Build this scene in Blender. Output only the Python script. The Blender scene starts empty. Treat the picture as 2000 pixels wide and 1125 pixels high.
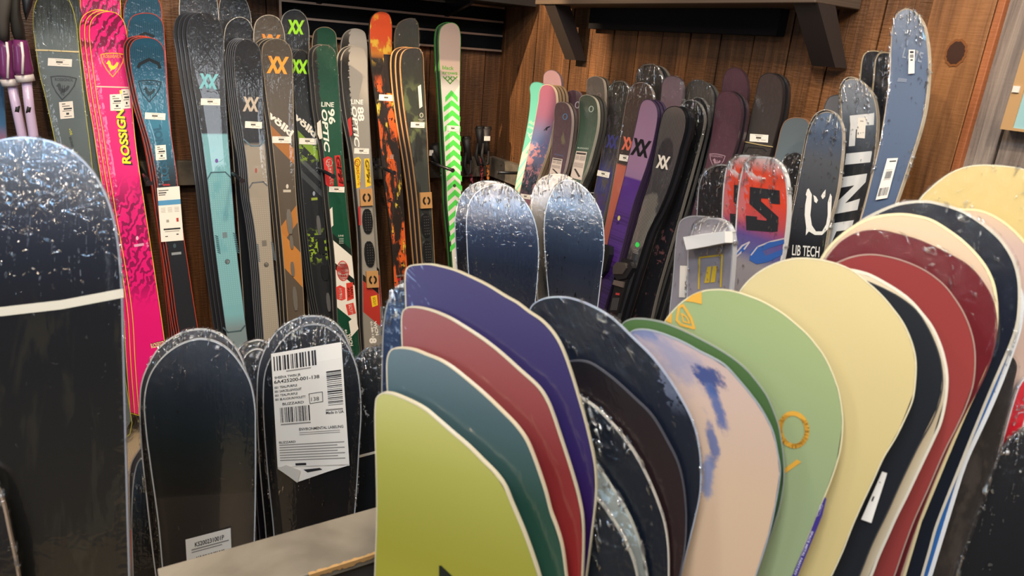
import bpy, bmesh, math, random
import numpy as np
from mathutils import Vector, Matrix
from mathutils.geometry import tessellate_polygon
random.seed(7)
# ------------------------------------------------------------------ camera, world, light
F = 1376.0; H = 1.6
def nrm(v):
    v = np.array(v, float); return v/np.linalg.norm(v)
def cray(x, y): return np.array([x-1000, -(y-562.5), -F])
_X = nrm(cray(3286, 274)); _Y = nrm(cray(102, 14)); _Y = nrm(_Y-_X*_X.dot(_Y)); _Z = np.cross(_X, _Y)
R = np.array([_X, _Y, _Z]); CAM = np.array([0, 0, H]); FWD = R@np.array([0, 0, -1.0])
def ray(x, y): return R@nrm(cray(x, y))
WY = 3.204; WX = 1.890            # left wall plane y = WY, right wall plane x = WX
def onY(x, y, D): d = ray(x, y); return d*(D/d[1])+CAM
def onX(x, y, D): d = ray(x, y); return d*(D/d[0])+CAM
def onZ(x, y, z): d = ray(x, y); return d*((z-H)/d[2])+CAM
def onD(x, y, D): d = ray(x, y); return d*(D/d.dot(FWD))+CAM

sc = bpy.context.scene
COL = sc.collection
cam = bpy.data.cameras.new('camera'); co = bpy.data.objects.new('camera', cam); COL.objects.link(co)
M = Matrix([list(R[i])+[CAM[i]] for i in range(3)]+[[0, 0, 0, 1]]); co.matrix_world = M
cam.sensor_width = 36; cam.lens = F/2000*36; cam.clip_start = 0.05; cam.clip_end = 50
cam.dof.use_dof = True; cam.dof.focus_distance = 2.7; cam.dof.aperture_fstop = 6.0
sc.camera = co
sc.view_settings.view_transform = 'Standard'; sc.view_settings.look = 'None'
sc.view_settings.gamma = 1; sc.view_settings.use_curve_mapping = False
sc.view_settings.exposure = 0.35
w = bpy.data.worlds.new('world'); sc.world = w; w.use_nodes = True
w.node_tree.nodes['Background'].inputs[0].default_value = (0.80, 0.74, 0.68, 1)
w.node_tree.nodes['Background'].inputs[1].default_value = 0.115
def area(name, loc, tgt, size, power, col, sy=None):
    l = bpy.data.lights.new(name, 'AREA'); l.size = size; l.energy = power; l.color = col
    if sy: l.shape = 'RECTANGLE'; l.size_y = sy
    o = bpy.data.objects.new(name, l); COL.objects.link(o); o.location = loc
    o.rotation_euler = (Vector(tgt)-Vector(loc)).to_track_quat('-Z', 'Y').to_euler(); return o
def spot(name, loc, tgt, power, col, ang=50, rad=0.05, blend=.5):
    l = bpy.data.lights.new(name, 'SPOT'); l.energy = power; l.color = col
    l.spot_size = math.radians(ang); l.spot_blend = blend; l.shadow_soft_size = rad
    o = bpy.data.objects.new(name, l); COL.objects.link(o); o.location = loc
    o.rotation_euler = (Vector(tgt)-Vector(loc)).to_track_quat('-Z', 'Y').to_euler(); return o
WARM = (1, .78, .54); NEUT = (1, .90, .78); COOL = (.50, .72, 1)
for _p, _e, _c in (((0.4, 0.5, 3.1), 13, NEUT), ((-0.6, 0.3, 3.1), 11, NEUT), ((1.2, -0.3, 3.0), 13, NEUT), ((-1.3, 1.3, 3.0), 9, WARM), ((-0.3, -1.0, 3.1), 13, NEUT), ((0.9, -1.5, 3.1), 10, WARM), ((-1.7, -0.4, 3.0), 9, WARM), ((0.2, 1.7, 3.1), 12, WARM)):
    area('ceiling_lamp', _p, (.4*_p[0]+.5, .5*_p[1]+.8, 0.6), 0.14, _e, _c)
area('skylight_daylight', (-0.55, 0.0, 3.0), (1.0, 1.6, 1.0), 0.8, 20, (.36, .64, 1), 0.28)
area('window_daylight', (-3.2, 0.9, 1.9), (1.0, 1.6, 1.0), 0.5, 14, COOL, 1.2)
area('window_daylight', (1.3, -3.0, 2.0), (1.2, 1.2, 1.0), 0.6, 12, (.85, .92, 1), 1.2)
spot('track_spotlight', (0.0, 1.1, 3.0), (0.45, 3.1, 1.05), 95, WARM, 64, .03)
spot('track_spotlight', (1.0, 1.2, 3.0), (1.25, 3.1, 1.05), 80, WARM, 58, .03)
spot('track_spotlight', (-0.6, 2.48, 2.62), (1.88, 2.92, 1.42), 500, (1, .74, .46), 26, .012, .3)
spot('track_spotlight', (0.15, 0.9, 3.0), (1.85, 1.6, 1.1), 50, WARM, 50, .03)
spot('track_spotlight', (0.55, -0.4, 2.9), (1.6, 0.75, 1.25), 65, (1, .84, .62), 44, .04)

# ------------------------------------------------------------------ materials
MC = {}
def base_mat(name, col=(.5, .5, .5), rough=.5, metal=0, coat=0, emit=None, spec=.5):
    m = bpy.data.materials.new(name); m.use_nodes = True
    b = m.node_tree.nodes['Principled BSDF']
    b.inputs['Base Color'].default_value = (*col, 1); b.inputs['Roughness'].default_value = rough
    b.inputs['Metallic'].default_value = metal; b.inputs['Coat Weight'].default_value = coat
    b.inputs['Coat Roughness'].default_value = .08
    b.inputs['Specular IOR Level'].default_value = spec
    return m
def C(h):   # sRGB hex -> linear
    r = []
    for i in (0, 2, 4):
        c = int(h[i:i+2], 16)/255; r.append(c/12.92 if c <= .04045 else ((c+.055)/1.055)**2.4)
    return tuple(r)
def flat(h, rough=.4, metal=0, coat=0):
    k = (h, rough, metal, coat)
    if k not in MC: MC[k] = base_mat('paint_'+h, C(h), rough, metal, coat)
    return MC[k]
class NT:
    def __init__(s, m): s.m = m; s.t = m.node_tree; s.b = s.t.nodes['Principled BSDF']
    def n(s, typ, **kw):
        x = s.t.nodes.new(typ)
        for k, v in kw.items(): setattr(x, k, v)
        return x
    def l(s, a, b): s.t.links.new(a, b)
    def math(s, op, a, b=None, c=None):
        x = s.n('ShaderNodeMath', operation=op)
        for i, q in enumerate((a, b, c)):
            if q is None: continue
            if isinstance(q, (int, float)): x.inputs[i].default_value = q
            else: s.l(q, x.inputs[i])
        return x.outputs[0]
    def mix(s, fac, a, b):
        x = s.n('ShaderNodeMix', data_type='RGBA')
        for i, q in ((0, fac), (6, a), (7, b)):
            if isinstance(q, (int, float)): x.inputs[i].default_value = q
            elif isinstance(q, tuple): x.inputs[i].default_value = (*q, 1)
            else: s.l(q, x.inputs[i])
        return x.outputs[2]
    def ramp(s, fac, stops, interp='LINEAR'):
        x = s.n('ShaderNodeValToRGB'); r = x.color_ramp; r.interpolation = interp
        while len(r.elements) < len(stops): r.elements.new(.5)
        for e, (p, c) in zip(r.elements, stops): e.position = p; e.color = (*c, 1)
        s.l(fac, x.inputs[0]); return x.outputs[0]
    def noise(s, vec, scale=1, detail=3, rough=.5, dist=0):
        x = s.n('ShaderNodeTexNoise'); x.inputs['Scale'].default_value = scale; x.inputs['Detail'].default_value = detail
        x.inputs['Roughness'].default_value = rough; x.inputs['Distortion'].default_value = dist
        s.l(vec, x.inputs['Vector']); return x.outputs[0]
    def step(s, val, a, b):   # smooth 0..1 between a and b
        x = s.n('ShaderNodeMapRange'); x.interpolation_type = 'SMOOTHSTEP'
        x.inputs[1].default_value = a; x.inputs[2].default_value = b
        s.l(val, x.inputs[0]); return x.outputs[0]
    def vec(s, x, y, z=0.0):
        c = s.n('ShaderNodeCombineXYZ')
        for i, q in enumerate((x, y, z)):
            if isinstance(q, (int, float)): c.inputs[i].default_value = q
            else: s.l(q, c.inputs[i])
        return c.outputs[0]
def edge_dist(k):   # metres from the nearer side edge
    x = k.n('ShaderNodeUVMap'); x.uv_map = 'EdgeUV'; s_ = k.n('ShaderNodeSeparateXYZ'); k.l(x.outputs[0], s_.inputs[0]); return s_.outputs[0]
def art(name, stops, layers=(), rough=.35, wrap=0.0, const=False, coat=.6, metal=0, L=1.8, wlen=.30, seed=0):
    """deck artwork. UV.x = metres across from the centre line, UV.y = metres down from the tip."""
    m = base_mat(name, (.5, .5, .5), rough, metal, coat); k = NT(m)
    uv = k.n('ShaderNodeUVMap'); uv.uv_map = 'UVMap'
    sp = k.n('ShaderNodeSeparateXYZ'); k.l(uv.outputs[0], sp.inputs[0]); U, V = sp.outputs[0], sp.outputs[1]
    ed = edge_dist(k)
    cur = k.ramp(k.math('DIVIDE', V, L), [(p/L, C(c)) for p, c in stops], 'CONSTANT' if const else 'LINEAR')
    for ly in layers:
        t = ly[0]; col = C(ly[1]); a = ly[2]
        if t == 'noise':      # (su, sv, lo, hi, v0, v1)
            nz = k.noise(k.vec(k.math('MULTIPLY', U, a[0]), k.math('MULTIPLY', V, a[1]), 3.7*len(name)+seed), 1, 5, .6, .4)
            mask = k.step(nz, a[2], a[3])
        elif t == 'wave':     # (scale, dist, dscale, lo, hi, v0, v1) diagonal zebra
            x = k.n('ShaderNodeTexWave'); x.inputs['Scale'].default_value = a[0]; x.inputs['Distortion'].default_value = a[1]
            x.inputs['Detail'].default_value = 1.5; x.inputs['Detail Scale'].default_value = a[2]; x.bands_direction = 'DIAGONAL'
            k.l(k.vec(k.math('MULTIPLY', U, 1.7), k.math('MULTIPLY', V, 1.0)), x.inputs['Vector'])
            mask = k.step(x.outputs[1], a[3], a[4]); a = (0, 0, 0, 0)+tuple(a[5:])
        elif t == 'diag':     # (slope, lo, hi, -, v0, v1): band where V + slope*U in (lo,hi)
            q = k.math('ADD', V, k.math('MULTIPLY', U, a[0]))
            mask = k.math('MULTIPLY', k.step(q, a[1]-.001, a[1]+.001), k.math('SUBTRACT', 1, k.step(q, a[2]-.001, a[2]+.001)))
        elif t == 'pin':      # pinstripes (period, duty, -, -, v0, v1)
            q = k.math('FRACT', k.math('DIVIDE', k.math('ADD', U, 1), a[0])); mask = k.math('LESS_THAN', q, a[1])
        elif t == 'dots':     # (period, radius, -, -, v0, v1)
            qa = k.math('SUBTRACT', k.math('FRACT', k.math('DIVIDE', k.math('ADD', U, 1), a[0])), .5)
            qb = k.math('SUBTRACT', k.math('FRACT', k.math('DIVIDE', V, a[0])), .5)
            mask = k.math('LESS_THAN', k.math('ADD', k.math('POWER', qa, 2), k.math('POWER', qb, 2)), a[1])
        elif t == 'blob':     # (u, v, ru, rv, wobble, soft, opacity)
            wb = k.math('MULTIPLY', k.math('SUBTRACT', k.noise(k.vec(k.math('MULTIPLY', U, 36), k.math('MULTIPLY', V, 36), seed+a[0]*70), 1, 5, .65), .5), a[4])
            d2 = k.math('SQRT', k.math('ADD', k.math('POWER', k.math('DIVIDE', k.math('SUBTRACT', U, a[0]), a[2]), 2), k.math('POWER', k.math('DIVIDE', k.math('SUBTRACT', V, a[1]), a[3]), 2)))
            mask = k.math('MULTIPLY', k.math('SUBTRACT', 1, k.step(k.math('ADD', d2, wb), 1-a[5], 1+a[5])), a[6]); a = ()
        elif t == 'side':     # (u0, u1, wob, -, v0, v1)
            q = k.math('ADD', U, k.math('MULTIPLY', k.math('SUBTRACT', k.noise(k.vec(k.math('MULTIPLY', U, 90), k.math('MULTIPLY', V, 90)), 1, 4), .5), a[2]))
            mask = k.math('MULTIPLY', k.step(q, a[0]-.001, a[0]+.001), k.math('SUBTRACT', 1, k.step(q, a[1]-.001, a[1]+.001)))
        if len(a) > 5:
            s_ = a[6] if len(a) > 6 else .01
            win = k.math('MULTIPLY', k.step(V, a[4]-s_, a[4]+s_), k.math('SUBTRACT', 1, k.step(V, a[5]-s_, a[5]+s_)))
            mask = k.math('MULTIPLY', mask, win)
        cur = k.mix(mask, cur, col)
    k.l(cur, k.b.inputs['Base Color'])
    if wrap:
        tipf = k.math('MULTIPLY', k.math('SUBTRACT', 1, k.step(V, wlen*.3, wlen)), 1.0)
        edf = k.math('MULTIPLY', k.math('SUBTRACT', 1, k.step(ed, .0, .022)), .9)
        fade = k.math('ADD', k.math('MAXIMUM', tipf, edf), .05)
        n1 = k.noise(k.vec(k.math('MULTIPLY', U, 130), k.math('MULTIPLY', V, 14), seed), 1, 2, .5, .5)
        n2 = k.noise(k.vec(k.math('MULTIPLY', U, 45), k.math('MULTIPLY', V, 45), seed+5), 1, 1, .5, 1.0)
        hgt = k.math('MULTIPLY', k.math('ADD', k.math('MULTIPLY', n1, .5), n2), fade)
        bp = k.n('ShaderNodeBump'); bp.inputs['Strength'].default_value = min(1, wrap); bp.inputs['Distance'].default_value = .005
        k.l(hgt, bp.inputs['Height']); k.l(bp.outputs[0], k.b.inputs['Coat Normal'])
        k.b.inputs['Coat Weight'].default_value = 1; k.b.inputs['Coat Roughness'].default_value = .03
    return m
def film_mat(name, amt, su=90, sv=22, seed=0, lo=.60):
    m = bpy.data.materials.new(name); m.use_nodes = True; t = m.node_tree; t.nodes.remove(t.nodes['Principled BSDF'])
    k = NT.__new__(NT); k.m = m; k.t = t
    uv = k.n('ShaderNodeUVMap'); uv.uv_map = 'UVMap'
    sp = k.n('ShaderNodeSeparateXYZ'); k.l(uv.outputs[0], sp.inputs[0]); U, V = sp.outputs[0], sp.outputs[1]; ed = edge_dist(k)
    tipf = k.math('SUBTRACT', 1, k.step(V, .02, .16)); edf = k.math('SUBTRACT', 1, k.step(ed, .0, .016))
    fade = k.math('MAXIMUM', tipf, edf)
    n1 = k.noise(k.vec(k.math('MULTIPLY', U, su), k.math('MULTIPLY', V, sv), seed), 1, 2, .5, .8)
    n2 = k.noise(k.vec(k.math('MULTIPLY', U, 55), k.math('MULTIPLY', V, 55), seed+9), 1, 3, .6, 1.4)
    n3 = k.noise(k.vec(k.math('MULTIPLY', U, 9), k.math('MULTIPLY', V, 9), seed+4), 1, 1, .5, .5)
    bp = k.n('ShaderNodeBump'); bp.inputs['Strength'].default_value = 1; bp.inputs['Distance'].default_value = .010
    k.l(k.math('MULTIPLY', k.math('ADD', n1, n2), k.math('ADD', fade, .08)), bp.inputs['Height'])
    g = k.n('ShaderNodeBsdfGlossy'); g.inputs['Roughness'].default_value = .10; k.l(bp.outputs[0], g.inputs['Normal'])
    tr = k.n('ShaderNodeBsdfTransparent'); tr.inputs['Color'].default_value = (.98, .98, .98, 1)
    q = k.math('ADD', k.math('MULTIPLY', k.math('ADD', n2, n1), .5), k.math('ADD', k.math('MULTIPLY', fade, .07), k.math('MULTIPLY', k.math('SUBTRACT', n3, .5), .22)))
    ridge = k.math('MULTIPLY', k.step(q, lo, lo+.045), amt)
    fac = k.math('MINIMUM', k.math('ADD', k.math('ADD', ridge, .012), k.math('MULTIPLY', fade, .03)), .9)
    mx = k.n('ShaderNodeMixShader'); k.l(fac, mx.inputs[0]); k.l(tr.outputs[0], mx.inputs[1]); k.l(g.outputs[0], mx.inputs[2])
    out = t.nodes['Material Output']; k.l(mx.outputs[0], out.inputs['Surface'])
    return m
FILM = film_mat('clear_shrink_film', .35, lo=.64); FILM2 = film_mat('crinkled_shrink_film', .62, 120, 14, 3, lo=.60)
def wood_mat(name, axis, pw, c1, c2, c3, rough=.55, bump=.4, knots=True, gap=True, off=0.0, sawk=.8):
    m = base_mat(name, (.3, .2, .1), rough); k = NT(m)
    tc = k.n('ShaderNodeTexCoord'); sp = k.n('ShaderNodeSeparateXYZ'); k.l(tc.outputs['Object'], sp.inputs[0])
    A = k.math('ADD', sp.outputs[axis], off); Z = sp.outputs[2]
    idx = k.math('FLOOR', k.math('DIVIDE', A, pw))
    wn = k.n('ShaderNodeTexWhiteNoise', noise_dimensions='1D'); k.l(idx, wn.inputs['W']); rnd = wn.outputs[0]
    vz = k.math('ADD', Z, k.math('MULTIPLY', rnd, 9))
    g = k.noise(k.vec(k.math('MULTIPLY', A, 55), k.math('MULTIPLY', vz, 2.2), k.math('MULTIPLY', rnd, 20)), 1, 6, .65, .7)
    g2 = k.noise(k.vec(k.math('MULTIPLY', A, 7), k.math('MULTIPLY', vz, 2.0), k.math('MULTIPLY', rnd, 7)), 1, 3, .5, .8)
    saw = k.noise(k.vec(k.math('MULTIPLY', A, 25), k.math('MULTIPLY', vz, 160), 0.0), 1, 2, .5)
    mixv = k.math('ADD', k.math('MULTIPLY', g, .55), k.math('MULTIPLY', g2, .45))
    colr = k.ramp(mixv, [(.30, C(c3)), (.50, C(c1)), (.68, C(c2))])
    tone = k.math('ADD', k.math('MULTIPLY', rnd, .5), .7)
    hsv = k.n('ShaderNodeHueSaturation'); k.l(tone, hsv.inputs['Value']); k.l(colr, hsv.inputs['Color']); cur = hsv.outputs[0]
    if knots:
        vo = k.n('ShaderNodeTexVoronoi'); vo.inputs['Scale'].default_value = 1
        k.l(k.vec(k.math('MULTIPLY', A, 5.0), k.math('MULTIPLY', vz, 2.6), k.math('MULTIPLY', rnd, 3)), vo.inputs['Vector'])
        cur = k.mix(k.math('MULTIPLY', k.math('SUBTRACT', 1, k.step(vo.outputs['Distance'], .04, .11)), .8), cur, C('2a160c'))
    k.l(cur, k.b.inputs['Base Color'])
    bp = k.n('ShaderNodeBump'); bp.inputs['Strength'].default_value = bump; bp.inputs['Distance'].default_value = .004
    k.l(k.math('ADD', g, k.math('MULTIPLY', saw, sawk)), bp.inputs['Height']); k.l(bp.outputs[0], k.b.inputs['Normal'])
    return m

# ------------------------------------------------------------------ mesh helpers
def mesh_obj(name, verts, faces, mats, parent=None, mi=None, uvs=None, smooth=False, loc=None):
    me = bpy.data.meshes.new(name)
    base = np.array(parent['_o']) if parent is not None else (np.array(loc, float) if loc is not None else np.zeros(3))
    me.from_pydata([tuple(float(q) for q in (np.array(v)-base)) for v in verts], [], faces)
    for m in (mats if isinstance(mats, (list, tuple)) else [mats]): me.materials.append(m)
    if mi:
        for p, i in zip(me.polygons, mi): p.material_index = i
    if uvs is not None:
        ul = me.uv_layers.new(name='UVMap')
        for lp in me.loops: ul.data[lp.index].uv = uvs[lp.vertex_index][:2]
        if len(uvs[0]) > 2:
            u2 = me.uv_layers.new(name='EdgeUV')
            for lp in me.loops: u2.data[lp.index].uv = (uvs[lp.vertex_index][2], 0)
    if smooth:
        for p in me.polygons: p.use_smooth = True
    me.update(); o = bpy.data.objects.new(name, me); COL.objects.link(o)
    if parent is not None: o.parent = parent
    else: o.location = base
    o['_o'] = [float(q) for q in base]
    return o
def tag(o, label=None, cat=None, group=None, kind=None):
    if label: o['label'] = label
    if cat: o['category'] = cat
    if group: o['group'] = group
    if kind: o['kind'] = kind
    return o
def empty(name, loc, label, cat, group=None):
    o = bpy.data.objects.new(name, None); COL.objects.link(o); o.location = tuple(float(q) for q in loc)
    o.empty_display_size = .05; o['_o'] = [float(q) for q in loc]; return tag(o, label, cat, group)
def boxv(a, b):
    x0, y0, z0 = a; x1, y1, z1 = b
    return [(x0, y0, z0), (x1, y0, z0), (x1, y1, z0), (x0, y1, z0), (x0, y0, z1), (x1, y0, z1), (x1, y1, z1), (x0, y1, z1)]
BF = [(0, 3, 2, 1), (4, 5, 6, 7), (0, 1, 5, 4), (1, 2, 6, 5), (2, 3, 7, 6), (3, 0, 4, 7)]
def boxes(name, bs, mat, parent=None, bevel=0, loc=None):
    vs, fs = [], []
    for a, b in bs:
        n = len(vs); a, b = [min(p, q) for p, q in zip(a, b)], [max(p, q) for p, q in zip(a, b)]
        vs += boxv(a, b); fs += [tuple(i+n for i in f) for f in BF]
    o = mesh_obj(name, vs, fs, mat, parent, loc=loc)
    if bevel:
        md = o.modifiers.new('bevel', 'BEVEL'); md.width = bevel; md.segments = 2; md.limit_method = 'ANGLE'
    return o
def hexa(name, pts8, mat, parent=None, loc=None, bevel=0):
    o = mesh_obj(name, pts8, BF, mat, parent, loc=loc)
    if bevel:
        md = o.modifiers.new('bevel', 'BEVEL'); md.width = bevel; md.segments = 2
    return o
def tube(name, pts, rad, mat, parent=None, seg=12, loc=None, flatn=None):
    pts = [np.array(p, float) for p in pts]; rad = rad if isinstance(rad, (list, tuple)) else [rad]*len(pts)
    vs, fs = [], []
    for i, p in enumerate(pts):
        t = nrm(pts[min(i+1, len(pts)-1)]-pts[max(i-1, 0)])
        a = nrm(np.cross(t, [0.3, 0.9, 0.2])); b = np.cross(t, a)
        for j in range(seg):
            an = 2*math.pi*j/seg; r = rad[i]
            vs.append(p+a*math.cos(an)*r+b*math.sin(an)*r)
    for i in range(len(pts)-1):
        for j in range(seg):
            fs.append((i*seg+j, i*seg+(j+1) % seg, (i+1)*seg+(j+1) % seg, (i+1)*seg+j))
    fs.append(tuple(range(seg))[::-1]); fs.append(tuple((len(pts)-1)*seg+j for j in range(seg)))
    o = mesh_obj(name, vs, fs, mat, parent, loc=loc)
    for p in o.data.polygons: p.use_smooth = len(p.vertices) == 4
    return o

# ------------------------------------------------------------------ leaning surfaces
class Surf:
    """a gently rockered board surface: plane n.p = d, its shovel bending forward by `amt` over the last `cl` metres"""
    def __init__(s, n, d, cl=.22, amt=.03):
        s.n = nrm(n); s.d = d; s.cl = cl; s.amt = amt; s.eu = nrm(np.cross([0, 0, 1], s.n)); s.ev = np.cross(s.n, s.eu); s.vt = 1e9
        s.o = s.n*s.d
    def off(s, v):
        q = max(0., (v-(s.vt-s.cl))/s.cl); return s.amt*q*q
    def hit(s, x, y, lift=0.):
        r = ray(x, y); o = 0.
        for _ in range(8):
            t = (s.d+o+lift-s.n@CAM)/(s.n@r); p = CAM+r*t; o = s.off(p@s.ev)
        return p
    def uv(s, x, y): p = s.hit(x, y); return np.array([p@s.eu, p@s.ev])
    def world(s, u, v, lift=0.): return s.eu*u+s.ev*v+s.n*(s.d+s.off(v)+lift)
    def zv(s, z): return (z-s.n[2]*s.d)/s.ev[2]
def LW(off, **k):
    nn = math.hypot(1, .15); return Surf((0, -1, .15), -(WY-.33-off)/nn, **k)
def RW(off, s=.15, **k):
    nn = math.hypot(1, s); return Surf((-1, 0, s), -(WX-.33-off)/nn, **k)
def FACE(nh, L, px, D, k=0., **kw):
    nh = nrm((nh[0], nh[1], 0)); n = nh*math.cos(L)+np.array([0, 0, math.sin(L)])
    return Surf(n, n@onD(px[0], px[1], D)-k, **kw)
def ROW(k, **kw): return FACE((-.797, -.604), .17, (760, 770), .93, k*.030 if k <= 3 else .090+(k-3)*.0222, **kw)
def catmull(P, n=5):
    P = [np.array(p, float) for p in P]; out = []
    Q = [2*P[0]-P[1]]+P+[2*P[-1]-P[-2]]
    for i in range(1, len(Q)-2):
        p0, p1, p2, p3 = Q[i-1:i+3]
        d = [max(np.linalg.norm(b-a)**.5, 1e-4) for a, b in ((p0, p1), (p1, p2), (p2, p3))]
        t0 = 0; t1 = d[0]; t2 = t1+d[1]; t3 = t2+d[2]
        for j in range(n):
            t = t1+(t2-t1)*j/n
            A1 = (t1-t)/(t1-t0)*p0+(t-t0)/(t1-t0)*p1; A2 = (t2-t)/(t2-t1)*p1+(t-t1)/(t2-t1)*p2; A3 = (t3-t)/(t3-t2)*p2+(t-t2)/(t3-t2)*p3
            B1 = (t2-t)/(t2-t0)*A1+(t-t0)/(t2-t0)*A2; B2 = (t3-t)/(t3-t1)*A2+(t-t1)/(t3-t1)*A3
            out.append((t2-t)/(t2-t1)*B1+(t-t1)/(t2-t1)*B2)
    out.append(P[-1]); return out
def levels(poly, v):
    xs = []
    n = len(poly)
    for i in range(n):
        a, b = poly[i], poly[(i+1) % n]
        if (a[1] <= v) != (b[1] <= v): xs.append(a[0]+(b[0]-a[0])*(v-a[1])/(b[1]-a[1]))
    return (min(xs), max(xs)) if xs else None
def offset_poly(P, r):
    n = len(P); out = []
    for i in range(n):
        t = P[(i+1) % n]-P[i-1]; t = t/max(np.linalg.norm(t), 1e-9); out.append(P[i]+r*np.array([t[1], -t[0]]))
    return out
REG = []
ALLB = []
def board(name, label, cat, surf, px, mat, edge, rim=.0022, thick=.009, group=None, zb=.03, decals=(), film=None, ext=None, tip=True, backmat=None, zfilm=.45):
    """px: outline in the photograph from bottom left, over the tip, to bottom right"""
    sm = catmull(px)
    surf.vt = 1e9; L0 = [surf.uv(*p) for p in sm]; surf.vt = max(p[1] for p in L0)
    L0 = [surf.uv(*p) for p in sm]; surf.vt = max(p[1] for p in L0)
    vb = surf.zv(zb)
    a, b = L0[0], L0[-1]
    if ext is None:
        dl = L0[0]-L0[3]; dr = L0[-1]-L0[-4]; dl = dl/abs(dl[1]); dr = dr/abs(dr[1]); dm = (dl+dr)/2
        dx = max(-.5, min(.5, dm[0]))
    else: dx = ext
    if a[1] > vb+.08: a2 = a+np.array([dx, -1])*(a[1]-vb-.06); pa = [a2+np.array([.012, -.045]), a2] 
    else: pa = []
    if b[1] > vb+.08: b2 = b+np.array([dx, -1])*(b[1]-vb-.06); pb = [b2, b2+np.array([-.012, -.045])]
    else: pb = []
    def sub(p, q, n): return [p+(q-p)*i/n for i in range(1, n)]
    poly = ([*pa, *sub(pa[-1], a, 8)] if pa else [])+L0+([*sub(b, pb[0], 8), *pb] if pb else [])
    if pa and pb:
        c0, c1 = pb[-1], pa[0]; vb_ = surf.zv(zb); mid = (c0+c1)/2
        poly += [np.array([c0[0]*.8+c1[0]*.2, vb_+.004]), np.array([mid[0], vb_]), np.array([c0[0]*.2+c1[0]*.8, vb_+.004])]
    # orientation: want clockwise in (u,v) = left side up, right side down; offset inwards = right of travel direction
    inner = offset_poly(poly, rim); lo = min(p[1] for p in poly); hi = max(p[1] for p in poly)
    cen = surf.world((poly[0][0]+poly[-1][0])/2, lo)-surf.n*thick/2
    root = empty(name, cen, label, cat, group)
    def rows(P):
        lo_ = min(p[1] for p in P); hi_ = max(p[1] for p in P); cl = min(.16, (hi_-lo_)*.3); out = []
        for i in range(15): out.append(hi_-cl*(i/14)**2-1e-4)
        n = 22
        for i in range(1, n+1): out.append(hi_-cl-(hi_-lo_-cl-1e-4)*i/n)
        return out
    def grid(P, lift, flip=False, nc=8, vcut=None):
        vs, uvs, fs = [], [], []; R_ = [v for v in rows(P) if vcut is None or v > vcut]
        for v in R_:
            lv = levels(P, v) or (0, 0)
            for j in range(nc+1):
                u = lv[0]+(lv[1]-lv[0])*j/nc; vs.append(surf.world(u, v, lift)); uvs.append((u-(lv[0]+lv[1])/2, surf.vt-v, (lv[1]-lv[0])/2-abs(u-(lv[0]+lv[1])/2)))
        for i in range(len(R_)-1):
            for j in range(nc):
                q = (i*(nc+1)+j, (i+1)*(nc+1)+j, (i+1)*(nc+1)+j+1, i*(nc+1)+j+1); fs.append(q[::-1] if flip else q)
        return vs, uvs, fs
    vs, uvs, fs = grid(inner, 0); n0 = len(vs); v2, u2, f2 = grid(poly, -thick, True)
    mi = [0]*len(fs)+[1]*len(f2)
    mesh_obj('deck', vs+v2, fs+[tuple(i+n0 for i in f) for f in f2], [mat, backmat or flat('22242a', .4)], root, mi, uvs+u2, True)
    n = len(poly); ev, ef = [], []
    for p, q in zip(poly, inner):
        ev += [surf.world(*p, .0003), surf.world(*q, .0003), surf.world(*p, -thick)]
    for i in range(n):
        j = (i+1) % n; ef += [(3*i, 3*j, 3*j+1, 3*i+1), (3*i, 3*i+2, 3*j+2, 3*j)]
    e = mesh_obj('edge', ev, ef, flat(edge, .3, 0, .4) if isinstance(edge, str) else edge, root)
    if film:
        big = offset_poly(poly, -.0035); vs, uvs, fs = grid(big, .003, vcut=surf.vt-zfilm)
        nn = len(vs)
        f = mesh_obj('plastic_wrap', vs, fs, film, root, None, uvs, True)
        # turn-back of the film over the edge
        bm = bmesh.new(); bm.from_mesh(f.data); ul = bm.loops.layers.uv.active
        be = [e_ for e_ in bm.edges if e_.is_boundary and not all(abs((Vector(v_.co)+Vector(root['_o'])).dot(Vector(surf.ev))-(surf.vt-zfilm)) < .08 for v_ in e_.verts)]
        r = bmesh.ops.extrude_edge_only(bm, edges=be)
        for g in r['geom']:
            if isinstance(g, bmesh.types.BMVert): g.co += Vector(-surf.n*(thick+.003))
        bm.to_mesh(f.data); bm.free()
        for p in f.data.polygons: p.use_smooth = True
    for dcl in decals: decal(root, surf, *dcl)
    root['_w'] = round(max(p[0] for p in poly)-min(p[0] for p in poly), 3)
    REG.append((name, root['_w'], round(float((surf.world(0, surf.vt))[2]), 2), round(hi-lo, 2), label[:40]))
    root['_s'] = len(ALLB); ALLB.append(surf)
    return root
def dup(root, shift, label, name=None, group=None, only=('deck', 'edge'), deck='1b1b1f', edge=None):
    r = root.copy(); COL.objects.link(r); r.location = Vector(root.location)+Vector([float(q) for q in shift]); r['label'] = label
    if name: r.name = name
    if 'group' in r: del r['group']
    if group: r['group'] = group
    for ch in root.children:
        if only and not any(ch.name.startswith(q) for q in only): continue
        c = ch.copy(); COL.objects.link(c); c.parent = r
        if deck and ch.name.startswith('deck'): c.material_slots[0].link = 'OBJECT'; c.material_slots[0].material = flat(deck, .35)
        if edge and ch.name.startswith('edge'): c.material_slots[0].link = 'OBJECT'; c.material_slots[0].material = flat(edge, .35)
    return r
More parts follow.
